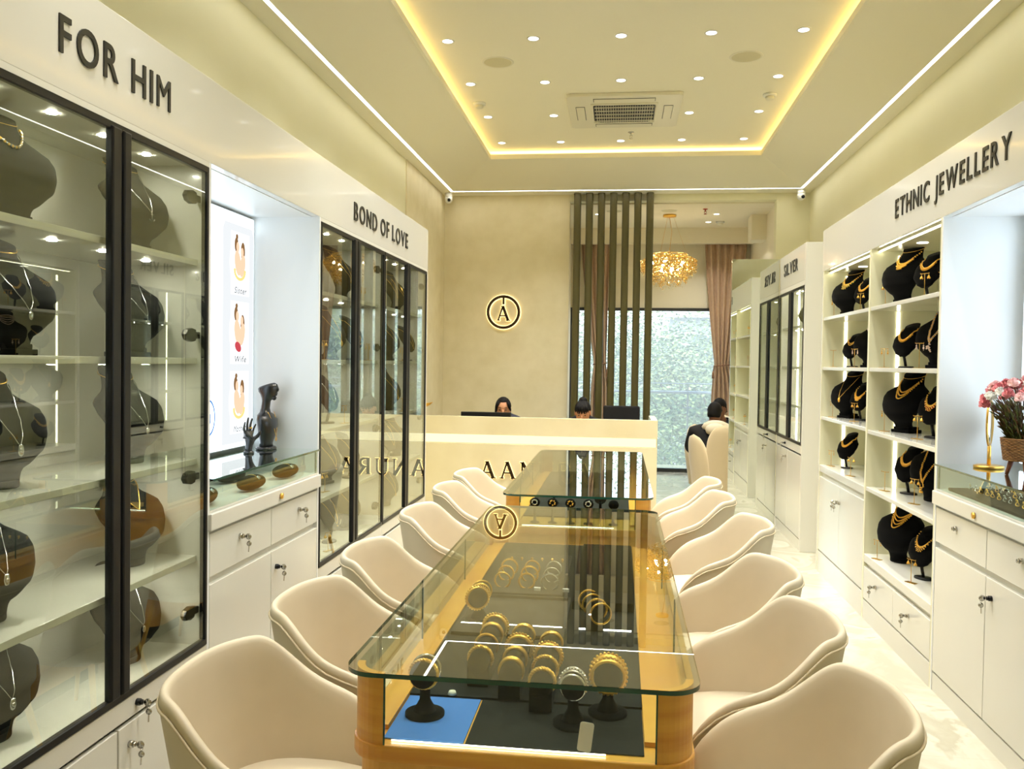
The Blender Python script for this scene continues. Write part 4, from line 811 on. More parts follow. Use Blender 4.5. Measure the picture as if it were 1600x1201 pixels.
# ------------------------------------------------------------------ jewellery tables
def rrect(x0, x1, y0, y1, r, n=8):
    pts = []
    for cx, cy, a0 in ((x1 - r, y1 - r, 0), (x0 + r, y1 - r, PI / 2), (x0 + r, y0 + r, PI), (x1 - r, y0 + r, 3 * PI / 2)):
        for k in range(n + 1): a = a0 + PI / 2 * k / n; pts.append((cx + r * math.cos(a), cy + r * math.sin(a)))
    return pts
TX0, TX1 = -.632, .196
def rot_seg(x0, x1): pass
TABLE_TOPS = set(o.name for o in bpy.data.objects)
def table(y0, y1, label, which):
    t = thing('display_table', label, 'display table', ((TX0 + TX1) / 2, (y0 + y1) / 2, 0), 'glass topped jewellery tables')
    zt = .78; pl = rrect(TX0, TX1, y0, y1, .075)
    m = MB().add([(p[0], p[1], zt) for p in pl], [tuple(range(len(pl)))]); tp = obj('glass_top', m, G_table, t)
    m = MB(); n = len(pl); m.rings([[(p[0] + (p[0] - c_[0]) * 0, p[1], zt - .012) for p in pl for c_ in [(0, 0)]], [(p[0], p[1], zt - .001) for p in pl]], cap=False); obj('edge', m, M_edge, tp)
    a0, a1, b0, b1 = TX0 + .012, TX1 - .012, y0 + .028, y1 - .028; zf = .60; pr = .085
    # curved corner posts (quarter rounds)
    for sx, sy in ((0, 0), (1, 0), (0, 1), (1, 1)):
        cx = a0 + pr if sx == 0 else a1 - pr; cy = b0 + pr if sy == 0 else b1 - pr; q0 = {(0, 0): PI, (1, 0): 1.5 * PI, (1, 1): 0, (0, 1): .5 * PI}[(sx, sy)]
        outer = [(cx + pr * math.cos(q0 + PI / 2 * k / 10), cy + pr * math.sin(q0 + PI / 2 * k / 10)) for k in range(11)]; inner = [(cx + (pr - .018) * math.cos(q0 + PI / 2 * k / 10), cy + (pr - .018) * math.sin(q0 + PI / 2 * k / 10)) for k in range(10, -1, -1)]
        m = MB(); pts = outer + inner; k_ = len(pts); m.rings([[(p[0], p[1], zf - .02) for p in pts], [(p[0], p[1], zt - .013) for p in pts]], smooth=False)
        # caps need triangulation friendly strips
        m.f = [f for f in m.f if len(f) == 4]; m.m = m.m[:len(m.f)]; m.sm = m.sm[:len(m.f)]; o_ = len(m.v) - 2 * k_
        for k in range(10):
            for base in (0, k_): m.f.append((base + k, base + k + 1, base + 20 - k, base + 21 - k)); m.m.append(0); m.sm.append(False)
        obj('corner_post', m, M_wood, t)
    # body below and rounded moulding
    m = MB().prism(rrect(a0 - .006, a1 + .006, b0 - .006, b1 + .006, pr + .006), .56, .60, 'z'); obj('moulding', m, M_wood, t, .004)
    m = MB().prism(rrect(a0 + .012, a1 - .012, b0 + .012, b1 - .012, pr - .01), -.08, .558, 'z'); obj('body', m, M_woodin, t)
    m = MB().prism(rrect(a0 + .05, a1 - .05, b0 + .05, b1 - .05, .05), -.16, -.08, 'z'); obj('plinth', m, M_dark, t)
    # glass sides with joints
    for nm, q in (('front_pane', [(a0 + pr, b0, a1 - pr, b0 + .0001)]), ('back_pane', [(a0 + pr, b1 - .0001, a1 - pr, b1)]), ('side_pane', [(a0, b0 + pr, a0 + .0001, b1 - pr)]), ('side_pane', [(a1 - .0001, b0 + pr, a1, b1 - pr)])):
        for c in q: obj(nm, B(c[0], c[2], c[1], c[3], zf + .002, zt - .014), G_clear, t)
    js = []
    for k in (1, 2):
        yy = b0 + (b1 - b0) * k / 3; js += [(a0 - .001, a0 + .003, yy - .002, yy + .002), (a1 - .003, a1 + .001, yy - .002, yy + .002)]
    for j in js + [(a0 + pr, a0 + pr + .004, b0 - .001, b0 + .003), (a1 - pr - .004, a1 - pr, b0 - .001, b0 + .003)]: obj('glass_joint', B(*j, zf, zt - .013), M_edge, t)
    # inner rails of wood along both long sides, led line under the front glass edge
    m = MB().box(a0 + .02, a0 + .075, b0 + pr, b1 - pr, zf + .001, zf + .012).box(a1 - .11, a1 - .02, b0 + pr, b1 - pr, zf + .001, zf + .012); obj('inner_ledge', m, M_wood, t)
    m = MB().box(a0 + .10, a1 - .20, b0 + .02, b0 + .0225, zf + .002, zf + .0045); obj('led_line', m, E_case, t)
    if which == 'near':
        obj('led_line', B(a0 + .10, -.165, 2.868, 2.874, zf + .010, zf + .0135), E_case, t); obj('led_line', B(-.12, a1 - .13, 2.868, 2.874, zf + .010, zf + .0135), E_case, t)
    obj('base_board', B(a0 + .076, a1 - .111, b0 + .30, b1 - .05, zf + .001, zf + .008), M_dark, t)
    return t, (a0, a1, b0, b1, zf)
t1, G1 = table(1.915, 4.29, 'nearest glass-topped display table with golden oak corners, full of bangles', 'near')
t2_, G2 = table(4.665, 7.12, 'farther glass-topped display table in front of the reception counter', 'far')
a0, a1, b0, b1, zf = G1
tag(obj('reflection_mat', B(a0 + .078, a0 + .27, b0 + .032, b0 + .295, zf + .001, zf + .004), M_blue), 'blue mat standing in for a reflection in the nearest table front glass', 'mat')  # blue part of the front glass reflection, put in as a coloured mat
tag(obj('reflection_mat', B(a0 + .275, a1 - .112, b0 + .032, b0 + .295, zf + .001, zf + .004), M_dark), 'charcoal mat standing in for the dark side of that front glass reflection', 'mat')  # dark part of the same reflection, also put in as a mat
m = MB().prism(rrect(-.016, .016, -.034, .034, .006, 4), 0, .0015, 'y'); T = Matrix.Translation((-.062, b0 - .002, .652)) @ Matrix.Rotation(.12, 4, 'Y'); m.v = [T @ v for v in m.v]
tag(obj('white_card', m, M_tag), 'small white rounded card on the front glass of the nearest table', 'card')
zt0 = .612
def bangle(c, r, th, m_, label, axis='y', wid=.0, group='gold bangles on the table rolls', tilt=0, style=0):
    th *= 1.9; wid *= 1.5
    m = MB(); n = 32
    A = Matrix.Rotation(tilt, 4, 'Z')
    if style == 1: # wide band
        m.rings([[(q * math.cos(2 * PI * j / n) * 1, d, q * math.sin(2 * PI * j / n)) for j in range(n)] for q, d in ((r, -wid), (r + th * .6, -wid * .6), (r + th * .8, 0), (r + th * .6, wid * .6), (r, wid), (r - .0012, 0))], closed=True)
        for j in range(28): a = 2 * PI * j / 28; m.sph(((r + th * .8) * math.cos(a), 0, (r + th * .8) * math.sin(a)), th * .55, 5)
    elif style == 2: # twisted cable
        for q in (0, 1): m.tube([((r + .0016 * math.cos(14 * a + q * PI)) * math.cos(a), wid * .6 * math.sin(14 * a + q * PI), (r + .0016 * math.cos(14 * a + q * PI)) * math.sin(a)) for a in [2 * PI * j / 84 for j in range(84)]], th * .5, 5, closed=True)
    elif style == 3: # stack of three
        for q in (-1, 0, 1): m.tube([(r * math.cos(a), q * .0062, r * math.sin(a)) for a in [2 * PI * j / 36 for j in range(36)]], th * .45, 6, closed=True)
    else: m.tube([(r * math.cos(a), 0, r * math.sin(a)) for a in [2 * PI * j / 36 for j in range(36)]], th * .6, 6, closed=True)
    T = Matrix.Translation(c) @ A; m.v = [T @ v for v in m.v]
    o = tag(obj('bangle', m, m_), label, 'bangle', group); return o
def roll(x, y0, y1, z, r, label):
    t = thing('bangle_roll', label, 'bangle holder', (x, (y0 + y1) / 2, zt0 - .003), 'black velvet bangle rolls')
    obj('roll', MB().cyl((x, y0, z), (x, y1, z), r, 24), M_velvet, t); obj('base', B(x - r, x + r, y0, y1, zt0 - .0035, z - r * .3), M_velvet, t)
rolls = [(-.372, 'left', [2.36, 2.47, 2.575, 2.655], [2, 0, 3, 1]), (-.275, 'middle', [2.28, 2.37, 2.47, 2.58], [3, 3, 1, 3]), (-.186, 'right', [2.215, 2.31, 2.41, 2.52], [2, 2, 1, 3])]
on = ['nearest', 'second', 'third', 'farthest']
for x_, nm, ys, st in rolls:
    roll(x_, min(ys) - .045, max(ys) + .045, .672, .029, f'{nm} one of three black velvet rolls of four bangles in the nearest table')
    for k, (y_, s_) in enumerate(zip(ys, st)): bangle((x_, y_, .672), .0325, .004 + .001 * (s_ != 0), M_gold, f'gold bangle, {on[k]} on the {nm} velvet roll of the nearest table', wid=.006 + .004 * (s_ == 1), style=s_)
roll(-.068, 2.86, 3.05, .668, .03, 'black velvet roll of thin bangles on the right side of the nearest table')
for k, (x_, y_) in enumerate(((-.12, 2.99), (-.09, 2.96), (-.058, 2.92), (-.028, 2.89))): bangle((x_ * .5 - .034, y_ - .02 * k + .03, .668), .0345, .0032, M_gold, f'thin gold bangle, {on[3 - k]} on the right-hand roll of the nearest table', tilt=.25, style=0 if k % 2 else 2, wid=.003)
# T-bar holders near the front and left
def holder(x, y, ztop, label, rr=.033, L_=.07):
    t = thing('bangle_stand', label, 'bangle holder', (x, y, zt0 - .008), 'black velvet bangle stands')
    obj('base', MB().lathe([(.05, 0), (.05, .008), (.044, .011)], 24, (x, y, zt0 - .0078)), M_velvet, t); obj('column', MB().lathe([(.03, 0), (.014, .03), (.012, ztop - zt0 - rr * .6)], 16, (x, y, zt0 + .002)), M_velvet, t); obj('bar', MB().cyl((x, y - L_ / 2, ztop), (x, y + L_ / 2, ztop), rr, 24), M_velvet, t)
holder(-.475, 2.12, .715, 'round black bangle stand at the front left of the nearest table'); 
for k in range(2): bangle((-.475, 2.10 + k * .035, .715), .0355, .004, M_gold if k == 0 else M_silver, f'{"gold" if k == 0 else "silver"} bangle on the front left stand of the nearest table', style=2 * (1 - k), wid=.004, group='bangles on the front stands')
holder(-.10, 2.12, .705, 'black bangle stand with silver bangles at the front of the nearest table', .028)
for k in range(3): bangle((-.10, 2.095 + k * .026, .705), .0305, .0036, M_silver, f'silver bangle, {["nearest", "middle", "farthest"][k]} on the front centre stand', tilt=-.2, style=1 if k == 1 else 0, wid=.004, group='bangles on the front stands')
holder(-.015, 2.20, .708, 'black bangle stand with broad gold bangle at the front right', .036)
for k in range(2): bangle((-.015, 2.18 + k * .035, .708), .0385, .005, M_gold, f'broad gold bangle, {["nearer", "farther"][k]} on the front right stand', style=1, wid=.010, group='bangles on the front stands')
holder(-.468, 2.93, .695, 'round black bangle stand at the left side of the nearest table', .032, .11)
for k, x_ in enumerate((2.885, 2.93, 2.975)): bangle((-.468, x_, .695), .0345, .0042, M_gold, f'gold bangle, {["nearest", "middle", "farthest"][k]} on the left side stand of the nearest table', style=(1, 2, 0)[k], wid=.006, tilt=.4, group='bangles on the front stands')
# far tray of the near table
tag(obj('jewellery_tray', MB().box(a0 + .09, -.165, 2.74, 2.83, .609, .622).box(a0 + .09, a0 + .10, 2.83, 3.20, .609, .622).box(-.175, -.165, 2.83, 3.2, .609, .622).box(a0 + .09, -.165, 3.20, 3.21, .609, .622).box(a0 + .10, -.175, 2.83, 3.2, .609, .612), M_brown), 'empty dark tray in the middle of the nearest table', 'tray')
tag(obj('jewellery_tray', MB().box(-.50, -.20, 3.24, 3.92, .609, .622), M_brown, None, .002), 'dark tray of slim bangles and studs at the far end of the nearest table', 'tray')
tag(obj('jewellery_tray', MB().box(-.155, a1 - .115, 3.10, 4.1, .609, .640), M_velvet, None, .002), 'closed black tray at the far right of the nearest table', 'tray')
for c_, (x_, nm) in enumerate(((-.44, 'left'), (-.345, 'middle'), (-.255, 'right'))):
    for k, y_ in enumerate((3.32, 3.43, 3.54)): bangle((x_, y_, .648), .030, .0032, M_gold if c_ < 2 else M_silver, f'slim {"gold" if c_ < 2 else "silver"} bangle, {["nearest", "middle", "farthest"][k]} of the {nm} column on the far tray', style=(0, 2, 1)[(k + c_) % 3], wid=.004, group='slim bangles on the far tray')
for k in range(6):
    x_ = -.46 + k * .045; m = MB().sph((x_, 3.78, .632), .006, 8).cyl((x_, 3.78, .622), (x_, 3.78, .63), .003, 6); tag(obj('stud_earring', m, M_gold), f'gold stud earring, {["leftmost", "second", "third", "fourth", "fifth", "rightmost"][k]} in the row on the far tray', 'earring', 'stud earrings on the far tray')
for x_, lab in ((-.19, 'right'), (-.30, 'left')):
    m = MB().box(-.012, .012, -.002, .002, 0, .006); m.v = [Matrix.Translation((x_ + .02, 3.30 if lab == 'left' else 3.38, .655)) @ v for v in m.v]
    m = B(x_ - .012, x_ + .012, 3.28, 3.295, .6225, .634); tag(obj('price_tag', m, M_tag), f'tiny white price tag on the {lab} of the far tray', 'price tag')
m = MB().cyl((-.43, 2.15 + .1, .609), (-.43, 2.25, .618), .012, 14, r2=.009); tag(obj('cable_gland', m, M_acw), 'small white round fitting on the floor of the nearest table', 'fitting')
# far table contents
a0, a1, b0, b1, zf = G2
for k, (x_, s_) in enumerate(((-.46, 1), (-.36, 0), (-.26, 0), (-.16, 1), (-.02, 2))):
    t = thing('ring_holder', f'black ring display with {["silver rings", "gold ring", "gold brooch", "silver bracelet", "black velvet top"][k]} behind the front glass of the farther table', 'ring display', (x_, b0 + .12, zf), 'small displays in the farther table')
    obj('pad', MB().sph((x_, b0 + .12, zf + .115), .03, 14, sx=1, sy=.6, sz=.9), M_velvet, t); obj('stem', MB().lathe([(.026, .001), (.026, .006), (.008, .012), (.008, .10)], 14, (x_, b0 + .12, zf)), M_velvet, t)
    if s_ < 2:
        m = MB()
        for q in range(7 + 5 * s_): a = q * 2.4; m.sph((x_ + .014 * math.cos(a), b0 + .10, zf + .118 + .013 * math.sin(a)), .0045, 6)
        tag(obj('brooch', m, M_silver if s_ else M_gold), f'{"silver" if s_ else "gold"} cluster piece on the {["first", "second", "third", "fourth"][k]} display from the left in the farther table', 'jewellery')
for x_, y_, r_, lab in ((-.40, 5.45, .045, 'left'), (-.10, 5.15, .035, 'right')):
    t = thing('round_display', f'round velvet display pad on the {lab} of the farther table', 'jewellery display', (x_, y_, zf), 'round pads in the farther table'); obj('disc', MB().cyl((x_, y_, zf + .09), (x_, y_ + .02, zf + .10), r_, 24), M_brown, t); obj('stem', MB().cyl((x_, y_ + .01, zf + .008), (x_, y_ + .01, zf + .09), .008, 10).lathe([(.03, .008), (.03, .013), (.02, .015)], 16, (x_, y_ + .01, zf)), M_velvet, t)
for x_, lab in ((-.36, 'left'), (-.2, 'right')):
    t = thing('chain_display', f'dark board of fine gold chains, {lab} one in the farther table', 'jewellery display', (x_, 6.2, zf), 'chain boards in the farther table')
    obj('board', B(x_ - .06, x_ + .06, 6.18, 6.2, zf + .009, zf + .12), M_velvet, t); m = MB()
    for q in range(4): m.tube([(x_ - .04 + .08 * k / 10, 6.174, zf + .10 - q * .012 - .03 * math.sin(PI * k / 10)) for k in range(11)], .0012, 4)
    tag(obj('necklace', m, M_gold), f'four-row fine gold chain set on the {lab} board of the farther table', 'necklace')
for x_ in (-.08, .03): tag(obj('display_box', B(x_ - .04, x_ + .04, 6.5, 6.6, zf + .009, zf + .09), M_velvet, None, .003), f'small black jewellery box, {"left" if x_ < 0 else "right"} of the pair in the farther table', 'box')

# the tables stand .85 m high: set them and everything in them to that size, plinths on the floor
KT = .903; bpy.context.view_layer.update()
for o in list(bpy.data.objects):
    if o.name not in TABLE_TOPS and o.parent is None and o.type in ('EMPTY', 'MESH'):
        o.location = (o.location.x * KT, o.location.y * KT, o.location.z * KT + 1.5 * (1 - KT)); o.scale = (KT, KT, KT)
# ------------------------------------------------------------------ chairs
def make_chair():
    t = thing('tub_chair', 'x', 'chair', (0, 0, 0)); n = 44; PH = 2.02
    def outline(ph, k, sc=1.0): # chair faces +x; ph 0 at the back
        A, B_ = .255 * sc, .285 * sc; c, s_ = math.cos(ph), math.sin(ph); e = .80
        x = -A * math.copysign(abs(c) ** e, c); y = B_ * math.copysign(abs(s_) ** e, s_)
        if abs(ph) > PI / 2: x = (abs(ph) - PI / 2) * .50 * sc; y = math.copysign(B_ * (1 - .12 * (abs(ph) - PI / 2)), ph)
        return x, y
    def h(ph):
        a = abs(ph); k = max(0, min(1, (a - .9) / (1.9 - .9))); q = max(0, (a - 1.72) / (PH - 1.72)); return .772 - .165 * (k * k * (3 - 2 * k)) - .13 * q * q
    rs = []; phs = [-PH + 2 * PH * i / n for i in range(n + 1)]
    prof_ = [(.66, .30), (.74, .36), (.84, .50), (.92, .62), ('r', -.045), ('r', -.018), ('r1', -.003), ('r2', .003), ('r3', -.004), ('r4', -.02), (.83, .60), (.78, .50), (.74, .42), (.70, .38)]
    for ph in phs:
        H_ = h(ph); row = []
        for k, z in prof_:
            if isinstance(k, str):
                sc = {'r': 1.0, 'r1': .985, 'r2': .955, 'r3': .915, 'r4': .89}[k]; zz = H_ + z
                if k == 'r' and z == -.045: sc = .985
            else: sc = k; zz = .30 + (z - .30) * (H_ - .30) / .47
            x, y = outline(ph, k, sc); row.append((x - (.0 if sc > .9 else (1 - sc) * .02), y, zz))
        rs.append(row)
    m = MB(); kk = len(prof_); vs = [p for r in rs for p in r]; fs = []
    for i in range(n):
        for j in range(kk - 1): fs.append((i * kk + j, (i + 1) * kk + j, (i + 1) * kk + j + 1, i * kk + j + 1))
        fs.append((i * kk + kk - 1, (i + 1) * kk + kk - 1, (i + 1) * kk, i * kk))
    fs += [tuple(range(kk)), tuple(n * kk + j for j in range(kk - 1, -1, -1))]
    m.add(vs, fs, 0, True); o = obj('shell', m, M_chair, t); sb = o.modifiers.new('s', 'SUBSURF'); sb.levels = sb.render_levels = 1
    pts = []
    for ph in phs: x, y = outline(ph, 0, 1.0); pts.append((x, y, h(ph) - .028))
    obj('piping', MB().tube(pts, .0035, 6), M_piping, t)
    # seat
    m = MB(); pl = []
    for i in range(25): ph = -1.75 + 3.5 * i / 24; x, y = outline(ph, 0, .80); pl.append((x, y))
    pl += [(.19, .19), (.22, .12), (.228, 0), (.22, -.12), (.19, -.19)]; cxm = sum(p[0] for p in pl) / len(pl)
    ring = lambda s_, z: [((p[0] - cxm) * s_ + cxm, p[1] * s_, z) for p in pl]
    m.rings([ring(.93, .37), ring(1, .385), ring(1.0, .43), ring(.985, .448), ring(.94, .458), ring(.6, .465), ring(.2, .467)]); obj('seat', m, M_chair, t)
    m = MB().rings([ring(.86, .30), ring(.90, .31), ring(.90, .372)]); obj('seat_base', m, M_chair, t)
    for sx, sy in ((.13, .15), (.13, -.15), (-.13, .15), (-.13, -.15)): obj('leg', MB().cyl((sx, sy, .305), (sx * 1.45, sy * 1.35, 0), .013, 12, r2=.008), M_goldm, t)
    return t
ch0 = make_chair()
cl = [(-.77, 1.93, .02), (-.785, 2.58, -.02), (-.795, 3.25, .03), (-.80, 4.15, 0), (-.82, 4.97, .03), (-.82, 5.62, -.04)]
cr = [(.397, 1.97, -.02), (.395, 2.585, .03), (.40, 3.20, .10), (.47, 4.14, .05), (.40, 4.92, .02), (.40, 5.55, -.05)]
pn = ['nearest the camera', 'second from the camera', 'third from the camera', 'fourth from the camera', 'fifth from the camera', 'closest to the reception counter']
for k, (x_, y_, r_) in enumerate(cl): place(ch0, USED, (x_, y_, 0), r_, f'cream leather tub chair left of the tables, {pn[k]}', 'cream tub chairs along the tables')
for k, (x_, y_, r_) in enumerate(cr): place(ch0, USED, (x_, y_, 0), PI + r_, f'cream leather tub chair right of the tables, {pn[k]}', 'cream tub chairs along the tables')

# ------------------------------------------------------------------ reception counter
CY = 8.1
t = thing('reception_counter', 'long cream marble reception counter with glowing light groove', 'counter', (-.85, CY + .2, 0))
CX0, CX1 = -2.07, .362
obj('front_panel', B(CX0, CX1 - .002, CY, CY + .06, 0, .722), M_marble, t); obj('upper_panel', B(CX0, CX1, CY, CY + .06, .808, .979), M_marble, t, .002)
obj('groove_light', B(CX0, CX1 - .01, CY + .04, CY + .046, .724, .806), E_desk, t); m = B(CX0, CX1 - .03, CY + .047, CY + .06, .722, .808); obj('groove_back', m, M_marble, t)
obj('side_panel', B(CX1 - .06, CX1, CY + .06, CY + .75, 0, .979), M_marble, t, .002); obj('desk_top', B(CX0, CX1 - .06, CY + .06, CY + .42, .70, .735), M_marble, t, .002)
t = thing('monitor', 'black computer monitor seen from behind on the reception desk', 'monitor', (-1.30, 8.38, .735))
obj('screen', B(-1.55, -1.05, 8.375, 8.405, .755, 1.008), M_black, t, .006); obj('stand', B(-1.33, -1.27, 8.36, 8.375, .74, .85).box(-1.40, -1.20, 8.30, 8.44, .7355, .745), M_black, t)
t = thing('gold_bowl', 'gold shell-shaped bowl on a stem at the left end of the counter', 'bowl', (-1.90, 8.30, .735))
mb = MB(); n = 24
mb.rings([[(-1.90 + r * 1.35 * math.cos(2 * PI * j / n) * (1 + .04 * math.cos(6 * PI * j / 12)), 8.30 + r * math.sin(2 * PI * j / n), z + .015 * (r / .06) * math.cos(2 * PI * j / n)) for j in range(n)] for r, z in ((.01, 1.047), (.035, 1.057), (.06, 1.082), (.058, 1.084), (.034, 1.062), (.008, 1.054))], cap=True); obj('dish', mb, M_gold, t); obj('stem', MB().lathe([(.05, 0), (.05, .008), (.008, .03), (.007, .31)], 16, (-1.90, 8.30, .7355)), M_gold, t)

# ------------------------------------------------------------------ slats
for k in range(7):
    x_ = -.512 + k * .1375; m = MB(); pts = [(x_ - .04, 10.02)] + [(x_ - .04 * math.cos(a), 9.93 - .03 * math.sin(a)) for a in [PI * q / 12 for q in range(13)]] + [(x_ + .04, 10.02)]
    m.prism(pts, 0, 3.447, 'z', smooth=False)
    tag(obj('vertical_slat', m, M_slat, None, .001), f'dark olive vertical slat, {["leftmost", "second", "third", "fourth", "fifth", "sixth", "rightmost"][k]} of the seven behind the counter', 'slat', 'olive slats of the screen')

# ------------------------------------------------------------------ back room
struct('wall_back_room_left', B(-.80, -.70, YB + .14, 12.28, 0, 3.36), M_backzone)
struct('wall_back_room_right', B(1.76, 1.86, YB + .14, 12.28, 0, 3.36), M_backzone)
struct('wall_window', B(-.80, 1.86, 12.24, 12.34, 2.29, 3.36), M_backzone)
struct('ceiling_beam', B(-.70, 1.76, 11.93, 12.03, 3.15, 3.36), M_backzone)
struct('trim_3', B(1.58, 1.76, 10.9, 11.2, 3.05, 3.36), M_backzone)
mb = MB().box(-.70, 1.76, 12.20, 12.26, 2.25, 2.29).box(-.70, 1.76, 12.20, 12.26, 0, .05)
for x_ in (-.70, .14, 1.72): mb.box(x_, x_ + .04, 12.20, 12.26, .05, 2.25) if x_ != .14 else None
struct('window_1', mb, M_alu)
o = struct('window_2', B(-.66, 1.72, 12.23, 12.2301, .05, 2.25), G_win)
for x_, y_, lab in ((1.15, 10.85, 'right of the chandelier'), (1.11, 11.45, 'behind the chandelier'), (.2, 11.0, 'left of the chandelier'), (-.3, 10.8, 'behind the slats')):
    downlight(x_, y_, 3.36, .04, f'round downlight in the back room ceiling, {lab}', 'back room downlights')
for x_, lab in ((.563, 'right of the slats'), (-.1, 'behind the slats')):
    t = thing('ceiling_speaker', f'round flush speaker in the back room ceiling, {lab}', 'speaker', (x_, 10.6, 3.36), 'round ceiling speakers'); obj('rim', MB().lathe([(.09, -.004), (.10, 0)], 28, (x_, 10.6, 3.36), cap=False), M_acw, t); obj('grille', MB().lathe([(.091, -.004), (.001, -.006)], 28, (x_, 10.6, 3.36), cap=False), M_speaker, t)
def curtain(x0t, x1t, x0m, x1m, x0b, x1b, y, label, tass):
    t = thing('curtain', label, 'curtain', ((x0t + x1t) / 2, y, 0), 'taupe tied curtains')
    m = MB(); nx, nz = 110, 50; zt, zm = 3.2, 1.50
    vs = []
    for j in range(nz + 1):
        z = zt - (zt - .02) * j / nz
        if z > zm: k = (zt - z) / (zt - zm); k = k ** 1.3; a = x0t + (x0m - x0t) * k; b = x1t + (x1m - x1t) * k
        else: k = min(1, (zm - z) / .5); k = math.sin(k * PI / 2); a = x0m + (x0b - x0m) * k; b = x1m + (x1b - x1m) * k
        for i in range(nx + 1):
            u = i / nx; vs.append((a + (b - a) * u, y + .026 * math.sin(u * 2 * PI * 5.5 + .6 * math.sin(z)) * (1 - .45 * math.exp(-((z - zm) / .15) ** 2)) + .006 * math.sin(u * 31 + z * 2), z))
    m.add(vs, [(j * (nx + 1) + i, j * (nx + 1) + i + 1, (j + 1) * (nx + 1) + i + 1, (j + 1) * (nx + 1) + i) for j in range(nz) for i in range(nx)], 0, True)
    o = obj('drape', m, M_curtain, t); so = o.modifiers.new('t', 'SOLIDIFY'); so.thickness = .003
    c = (x0m + x1m) / 2; w = (x1m - x0m) / 2 + .008
    obj('tieback', MB().tube([(c + w * math.cos(a), y + .05 * math.sin(a) - .0, zm + .01 * math.cos(a)) for a in [2 * PI * k / 24 for k in range(24)]], .009, 8, closed=True).tube([(tass, y - .05, zm), (tass - .012, y - .055, zm - .08)], .006, 6).lathe([(.004, 0), (.014, -.02), (.018, -.10), (.004, -.102)], 12, (tass - .013, y - .055, zm - .08)), mat('rope_brown', rgb(130, 96, 72), .8), t)
curtain(1.135, 1.70, 1.295, 1.50, 1.26, 1.60, 12.10, 'taupe curtain tied back at the right side of the window', 1.285)
curtain(-.56, -.165, -.36, -.19, -.40, -.15, 12.10, 'taupe curtain tied back behind the olive slats', -.16)
# chandelier
def amber():
    m = bpy.data.materials.new('clear_amber_crystal'); m.use_nodes = True; nt = m.node_tree; nt.nodes.clear(); a = nt.nodes.new('ShaderNodeBsdfTranslucent'); a.inputs[0].default_value = rgb(255, 226, 150)
    b = nt.nodes.new('ShaderNodeBsdfGlossy'); b.inputs[0].default_value = rgb(255, 240, 200); b.inputs[1].default_value = .1; x = nt.nodes.new('ShaderNodeMixShader'); x.inputs[0].default_value = .35; o = nt.nodes.new('ShaderNodeOutputMaterial')
    nt.links.new(a.outputs[0], x.inputs[1]); nt.links.new(b.outputs[0], x.inputs[2]); nt.links.new(x.outputs[0], o.inputs[0]); return m
cx, cy, cz = .585, 10.9, 2.73
t = thing('chandelier', 'round gold crystal chandelier hanging in the back room', 'chandelier', (cx, cy, 3.36))
obj('ceiling_plate', MB().lathe([(.08, 3.36), (.08, 3.335), (.06, 3.33)], 28, (cx, cy, 0)), M_gold, t)
m = MB()
for k in range(3): a = 2 * PI * k / 3; m.cyl((cx + .05 * math.cos(a), cy + .05 * math.sin(a), 3.33), (cx + .22 * math.cos(a), cy + .22 * math.sin(a), cz + .14), .001, 4)
m.tube([(cx, cy, 3.33), (cx + .03, cy, 3.15), (cx + .015, cy, 3.0), (cx, cy, cz + .14)], .003, 6); obj('suspension_wire', m, M_goldm, t)
m = MB()
for r, z in ((.10, .13), (.22, .14), (.31, .08), (.34, .0)): m.tube([(cx + r * math.cos(2 * PI * j / 40), cy + r * math.sin(2 * PI * j / 40), cz + z) for j in range(40)], .004, 5, closed=True)
for k in range(8): a = 2 * PI * k / 8; m.tube([(cx, cy, cz + .13), (cx + .22 * math.cos(a), cy + .22 * math.sin(a), cz + .14), (cx + .34 * math.cos(a), cy + .34 * math.sin(a), cz)], .003, 5)
obj('frame', m, M_gold, t)
random.seed(5); m = MB(); m2 = MB()
for k in range(2600):
    a = random.uniform(0, 2 * PI); v = random.random(); rr = .35 * math.sqrt(random.uniform(.05, 1)); top = .16 * math.sqrt(max(0, 1 - (rr / .37) ** 2)); zlo = -.27 * (1 - (rr / .36) ** 2.2) - .05; z = cz + zlo + (top - zlo) * (random.random() ** .8)
    p = V((cx + rr * math.cos(a), cy + rr * math.sin(a), z)); s_ = random.uniform(.007, .014); d = [V((random.uniform(-1, 1), random.uniform(-1, 1), random.uniform(-1, 1))).normalized() for _ in range(2)]; n1 = d[0]; n2 = d[0].cross(d[1]).normalized(); n3 = n1.cross(n2)
    (m if k % 2 else m2).add([p + n1 * s_ * 1.5, p - n1 * s_ * 1.5, p + n2 * s_ * .7, p - n2 * s_ * .7, p + n3 * s_ * .5, p - n3 * s_ * .5], [(0, 2, 4), (0, 4, 3), (0, 3, 5), (0, 5, 2), (1, 4, 2), (1, 3, 4), (1, 5, 3), (1, 2, 5)])
obj('crystal_drops', m, M_crystal, t, kind='stuff'); 
gb = amber(); obj('pale_crystal_drops', m2, gb, t, kind='stuff')
for k in range(10): a = 2 * PI * k / 10; q = .20 if k % 2 else .11; obj('bulb', MB().sph((cx + q * math.cos(a), cy + q * math.sin(a), cz + (.03 if k % 2 else -.05)), .018, 10), E_bulb, t)

